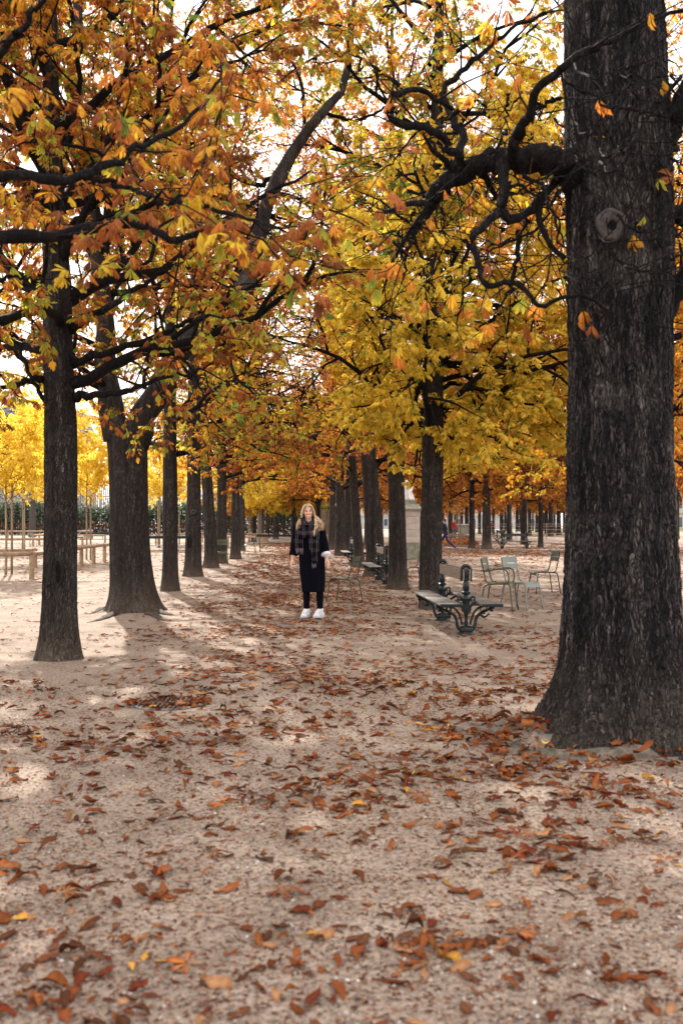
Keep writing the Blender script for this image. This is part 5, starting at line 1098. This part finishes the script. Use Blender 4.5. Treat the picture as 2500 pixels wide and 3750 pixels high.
A.tube(spline([(-.19, .0, 1.44), (-.17, -.11, 1.38), (-.09, -.155, 1.33), (-.01, -.14, 1.37), (.06, -.06, 1.43), (.05, .05, 1.46), (-.05, .1, 1.47), (-.16, .06, 1.46), (-.19, .0, 1.44)], 26), [.05 + .010 * math.sin(k * 2.1 + 1) for k in range(26)], 14)
A.tube(spline([(-.21, -.04, 1.38), (-.19, -.13, 1.30), (-.12, -.16, 1.27), (-.05, -.15, 1.32)], 14), [.05] * 14, 12)
def cloth(A, pts, hw, th=.012, seed=0):
    pts = spline(pts, 24); hw = np.interp(np.linspace(0, 1, 24), np.linspace(0, 1, len(hw)), hw); V = []
    for k, (p, h) in enumerate(zip(pts, hw)):
        ring = []
        for j in range(12): u = -1 + 2 * j / 11; ring.append((p[0] + u * h, p[1] - .018 * math.cos(u * 7 + seed + k * .08) + .02 * u * u, p[2] + .01 * math.sin(u * 3 + seed)))
        for j in range(12): u = 1 - 2 * j / 11; ring.append((p[0] + u * h, p[1] - .018 * math.cos(u * 7 + seed + k * .08) + .02 * u * u + th, p[2] + .01 * math.sin(u * 3 + seed)))
        V.append(ring)
    A.grid(np.array(V), True, True)
cloth(A, [(-.17, -.15, 1.35), (-.20, -.165, 1.24), (-.205, -.17, 1.13), (-.19, -.17, 1.05)], [.065, .075, .07, .055], seed=1)
cloth(A, [(.02, -.15, 1.42), (.03, -.175, 1.28), (.015, -.185, 1.12), (.03, -.18, 1.0), (.045, -.175, .93)], [.07, .085, .07, .045, .02], seed=2)
cloth(A, [(.045, -.165, 1.25), (.055, -.20, 1.10), (.045, -.20, .96), (.03, -.195, .83)], [.045, .055, .05, .028], seed=4)
scarf = remesh('scarf', A, .006, PL_, root, 1)
rr = np.random.default_rng(3); frm = simple('scarf_fringe', (.16, .12, .13), .9)
for cx, cz, w_, k_ in ((-.19, 1.05, .055, 9), (.03, .84, .03, 7), (.045, .94, .03, 5)):
    B = Acc()
    for j in range(k_): xx = cx + w_ * (j / (k_ - 1) * 2 - 1); B.capsule((xx, -.18, cz + .01), (xx + rr.normal(0, .006), -.182, cz - rr.uniform(.04, .08)), .0045, .003, 6)
    obj('fringe', B, frm, scarf, True)
# hair
hairm = NB('blonde_hair'); at_ = hairm.n('ShaderNodeAttribute', attribute_name='Col'); hairm.l(at_.outputs['Color'], hairm.b.inputs['Base Color']); hairm.rough(.42)
A = Acc(); rr = np.random.default_rng(12)
for k in range(1100):
    # roots along a centre parting, falling to both sides
    side = -1 if rr.random() < .45 else 1; f = rr.random(); 
    a = rr.uniform(0, 1); py = -.078 + .150 * a; pz = .122 - .040 * abs(1 - 2 * a) ** 2.2; off = rr.uniform(0, .016)
    lay = rr.uniform(0, .014); p0 = (side * (.004 + off * .3) - .008, py, pz - off * .2)
    ex = .076 + lay
    p1 = (side * (ex * .66), py * 1.0 + (.0 if a > .3 else .004), .082 + lay * .4 + .012 * (a > .3)); p2 = (side * (ex + .001), py * .80 + .006, .012); p3 = (side * (ex + .012 + .012 * rr.random()), .012 + py * .75, -.060)
    pts = [T(p0), T(p1), T(p2), T(p3)]
    if side < 0:
        e = np.array((-.165 - .055 * rr.random(), -.07 + rr.normal(0, .045), 1.43 + rr.normal(0, .035))); m_ = np.array((-.150 - .025 * rr.random(), -.03 + py * .5, 1.525)); tail = [m_, e]
        if rr.random() < .35: tail = [m_, e, e + np.array((-.025, -.02, -.08))]
    else:
        q_ = rr.random()
        if q_ < .55:   # front lock over the scarf
            b_ = rr.random(); e = np.array((-.015 + .095 * b_, -.185 + .03 * b_, 1.28 + rr.uniform(-.04, .09))); m_ = np.array((.030 + .045 * b_, -.10, 1.49)); tail = [m_, np.array((.005 + .09 * b_, -.16, 1.39)), e]
        else:          # wind-blown towards the shoulder
            b_ = rr.random(); e = np.array((.10 + .085 * b_, -.09 + rr.normal(0, .04), 1.38 + rr.uniform(-.06, .07))); m_ = np.array((.045 + .045 * b_, -.02, 1.54)); tail = [m_, np.array((.075 + .07 * b_, -.06, 1.47)), e]
    c_ = np.array((.72, .55, .35)) * rr.uniform(.62, 1.2) if rr.random() < .8 else np.array((.34, .22, .12)); pts = spline(pts + tail, 13)
    A.tube(pts, np.linspace(.0030, .0014, 13) * rr.uniform(.8, 1.4), 4, True, 1, c_)
# cap under the strands
V = []
for i in range(10):
    p_ = i / 9 * 1.75; V.append([T((.0765 * math.sin(p_) * math.cos(b) , .022 + .092 * math.sin(p_) * math.sin(b), .034 + .088 * math.cos(p_))) for b in np.linspace(-.62, math.pi + .62, 25)])
A.grid(np.array(V), False, False, (.40, .28, .15)); obj('hair', A, hairm.m, root, True)

# ---- small distant people
def walker(label, loc, rz, s, top, trousers, hairc=(.03, .02, .015), stride=.3, lean=.0, arm=.5, vox=.012, skin=(.45, .27, .2)):
    root = thing('person', label, 'person', loc, rz); root.scale = (s,) * 3; A = Acc(); c = (0, -.02 - lean, 1.60); T_, R_ = head(A, c)
    A.capsule((0, -lean * .8, 1.42), (0, -lean, 1.54), .055, .05); A.loft([(0, 0, .86, .15, .1), (0, -lean * .2, 1.0, .14, .1), (0, -lean * .6, 1.25, .16, .1), (0, -lean * .8, 1.4, .15, .08), (0, -lean * .85, 1.46, .06, .05)], 20)
    kl, kr = (-.09, -stride * .6, .48), (.09, stride * .25, .5); fl, fr = (-.09, -stride, .08), (.09, stride * 1.3, .10); sh = 1.38
    chain(A, [(-.08, 0, .88), kl, fl], [.08, .055, .04]); chain(A, [(.08, 0, .88), kr, fr], [.08, .055, .04])
    for f in (fl, fr): A.capsule((f[0], f[1] + .03, .045), (f[0], f[1] - .13, .035), .035, .03)
    eL, wL = (-.24, .08 - lean * .5, 1.13), (-.25, -.06, .90); eR, wR = (.25, -.1 - lean, 1.2), (.2, -.1 - lean - .22 * arm, 1.2 + .28 * arm)
    chain(A, [(-.19, -lean * .8, sh), eL, wL], [.05, .04, .028]); chain(A, [(.19, -lean * .8, sh), eR, wR], [.05, .04, .028])
    hand(A, wL, (0, -.1, -1), (.1, -1, 0), (1, 0, 0)); hand(A, wR, (-.1, -.3, .95), (-1, 0, 0), (0, -1, 0)); b = remesh('body', A, vox * .6, SKIN, root, 1); paint_skin(b, skin, T_, R_, c, 1)
    A = Acc(); A.loft([(0, 0, .84, .175, .13), (0, -lean * .2, 1.0, .165, .125), (0, -lean * .6, 1.25, .185, .125), (0, -lean * .8, 1.4, .16, .1), (0, -lean * .85, 1.46, .08, .065)], 24)
    chain(A, [(-.19, -lean * .8, sh), eL, (np.array(eL) + 3 * np.array(wL)) / 4], [.066, .055, .045]); chain(A, [(.19, -lean * .8, sh), eR, (np.array(eR) + 3 * np.array(wR)) / 4], [.066, .055, .045]); remesh('jacket', A, vox, simple('jacket_cloth', top, .9, bump=.1), root, 1)
    A = Acc(); A.loft([(0, 0, .80, .15, .11), (0, 0, .96, .16, .115)], 20); chain(A, [(-.08, 0, .86), kl, fl], [.09, .065, .05]); chain(A, [(.08, 0, .86), kr, fr], [.09, .065, .05]); remesh('trousers', A, vox, simple('trouser_cloth', trousers, .9, bump=.1), root, 1)
    for f in (fl, fr): A = Acc(); A.capsule((f[0], f[1] + .03, .045), (f[0], f[1] - .13, .035), .045, .038); obj('shoe', A, simple('shoe_leather', (.25, .18, .14), .6), root, True)
    A = Acc(); A.ell((c[0], c[1] + .025, c[2] + .04), (.084, .098, .09), 18, 12); obj('hair', A, simple('hair_colour', hairc, .6), root, True)
walker('person in navy clothes striding behind the trunk with the yellow crown', (yx(1631, 54.5), 54.5, 0), R(-100), .97, (.012, .014, .03), (.02, .018, .07), stride=.42, lean=.06, arm=.9)
walker('distant person in a red jumper and blue jeans beside a bare sapling', (yx(1665, 92), 92, 0), R(20), 1.05, (.38, .03, .02), (.05, .09, .16), stride=.1, vox=.02)
walker('tiny distant person in red half hidden by a field chestnut trunk', (yx(1800, 128), 128, 0), R(60), 1.0, (.45, .02, .03), (.03, .04, .09), stride=.15, vox=.025)
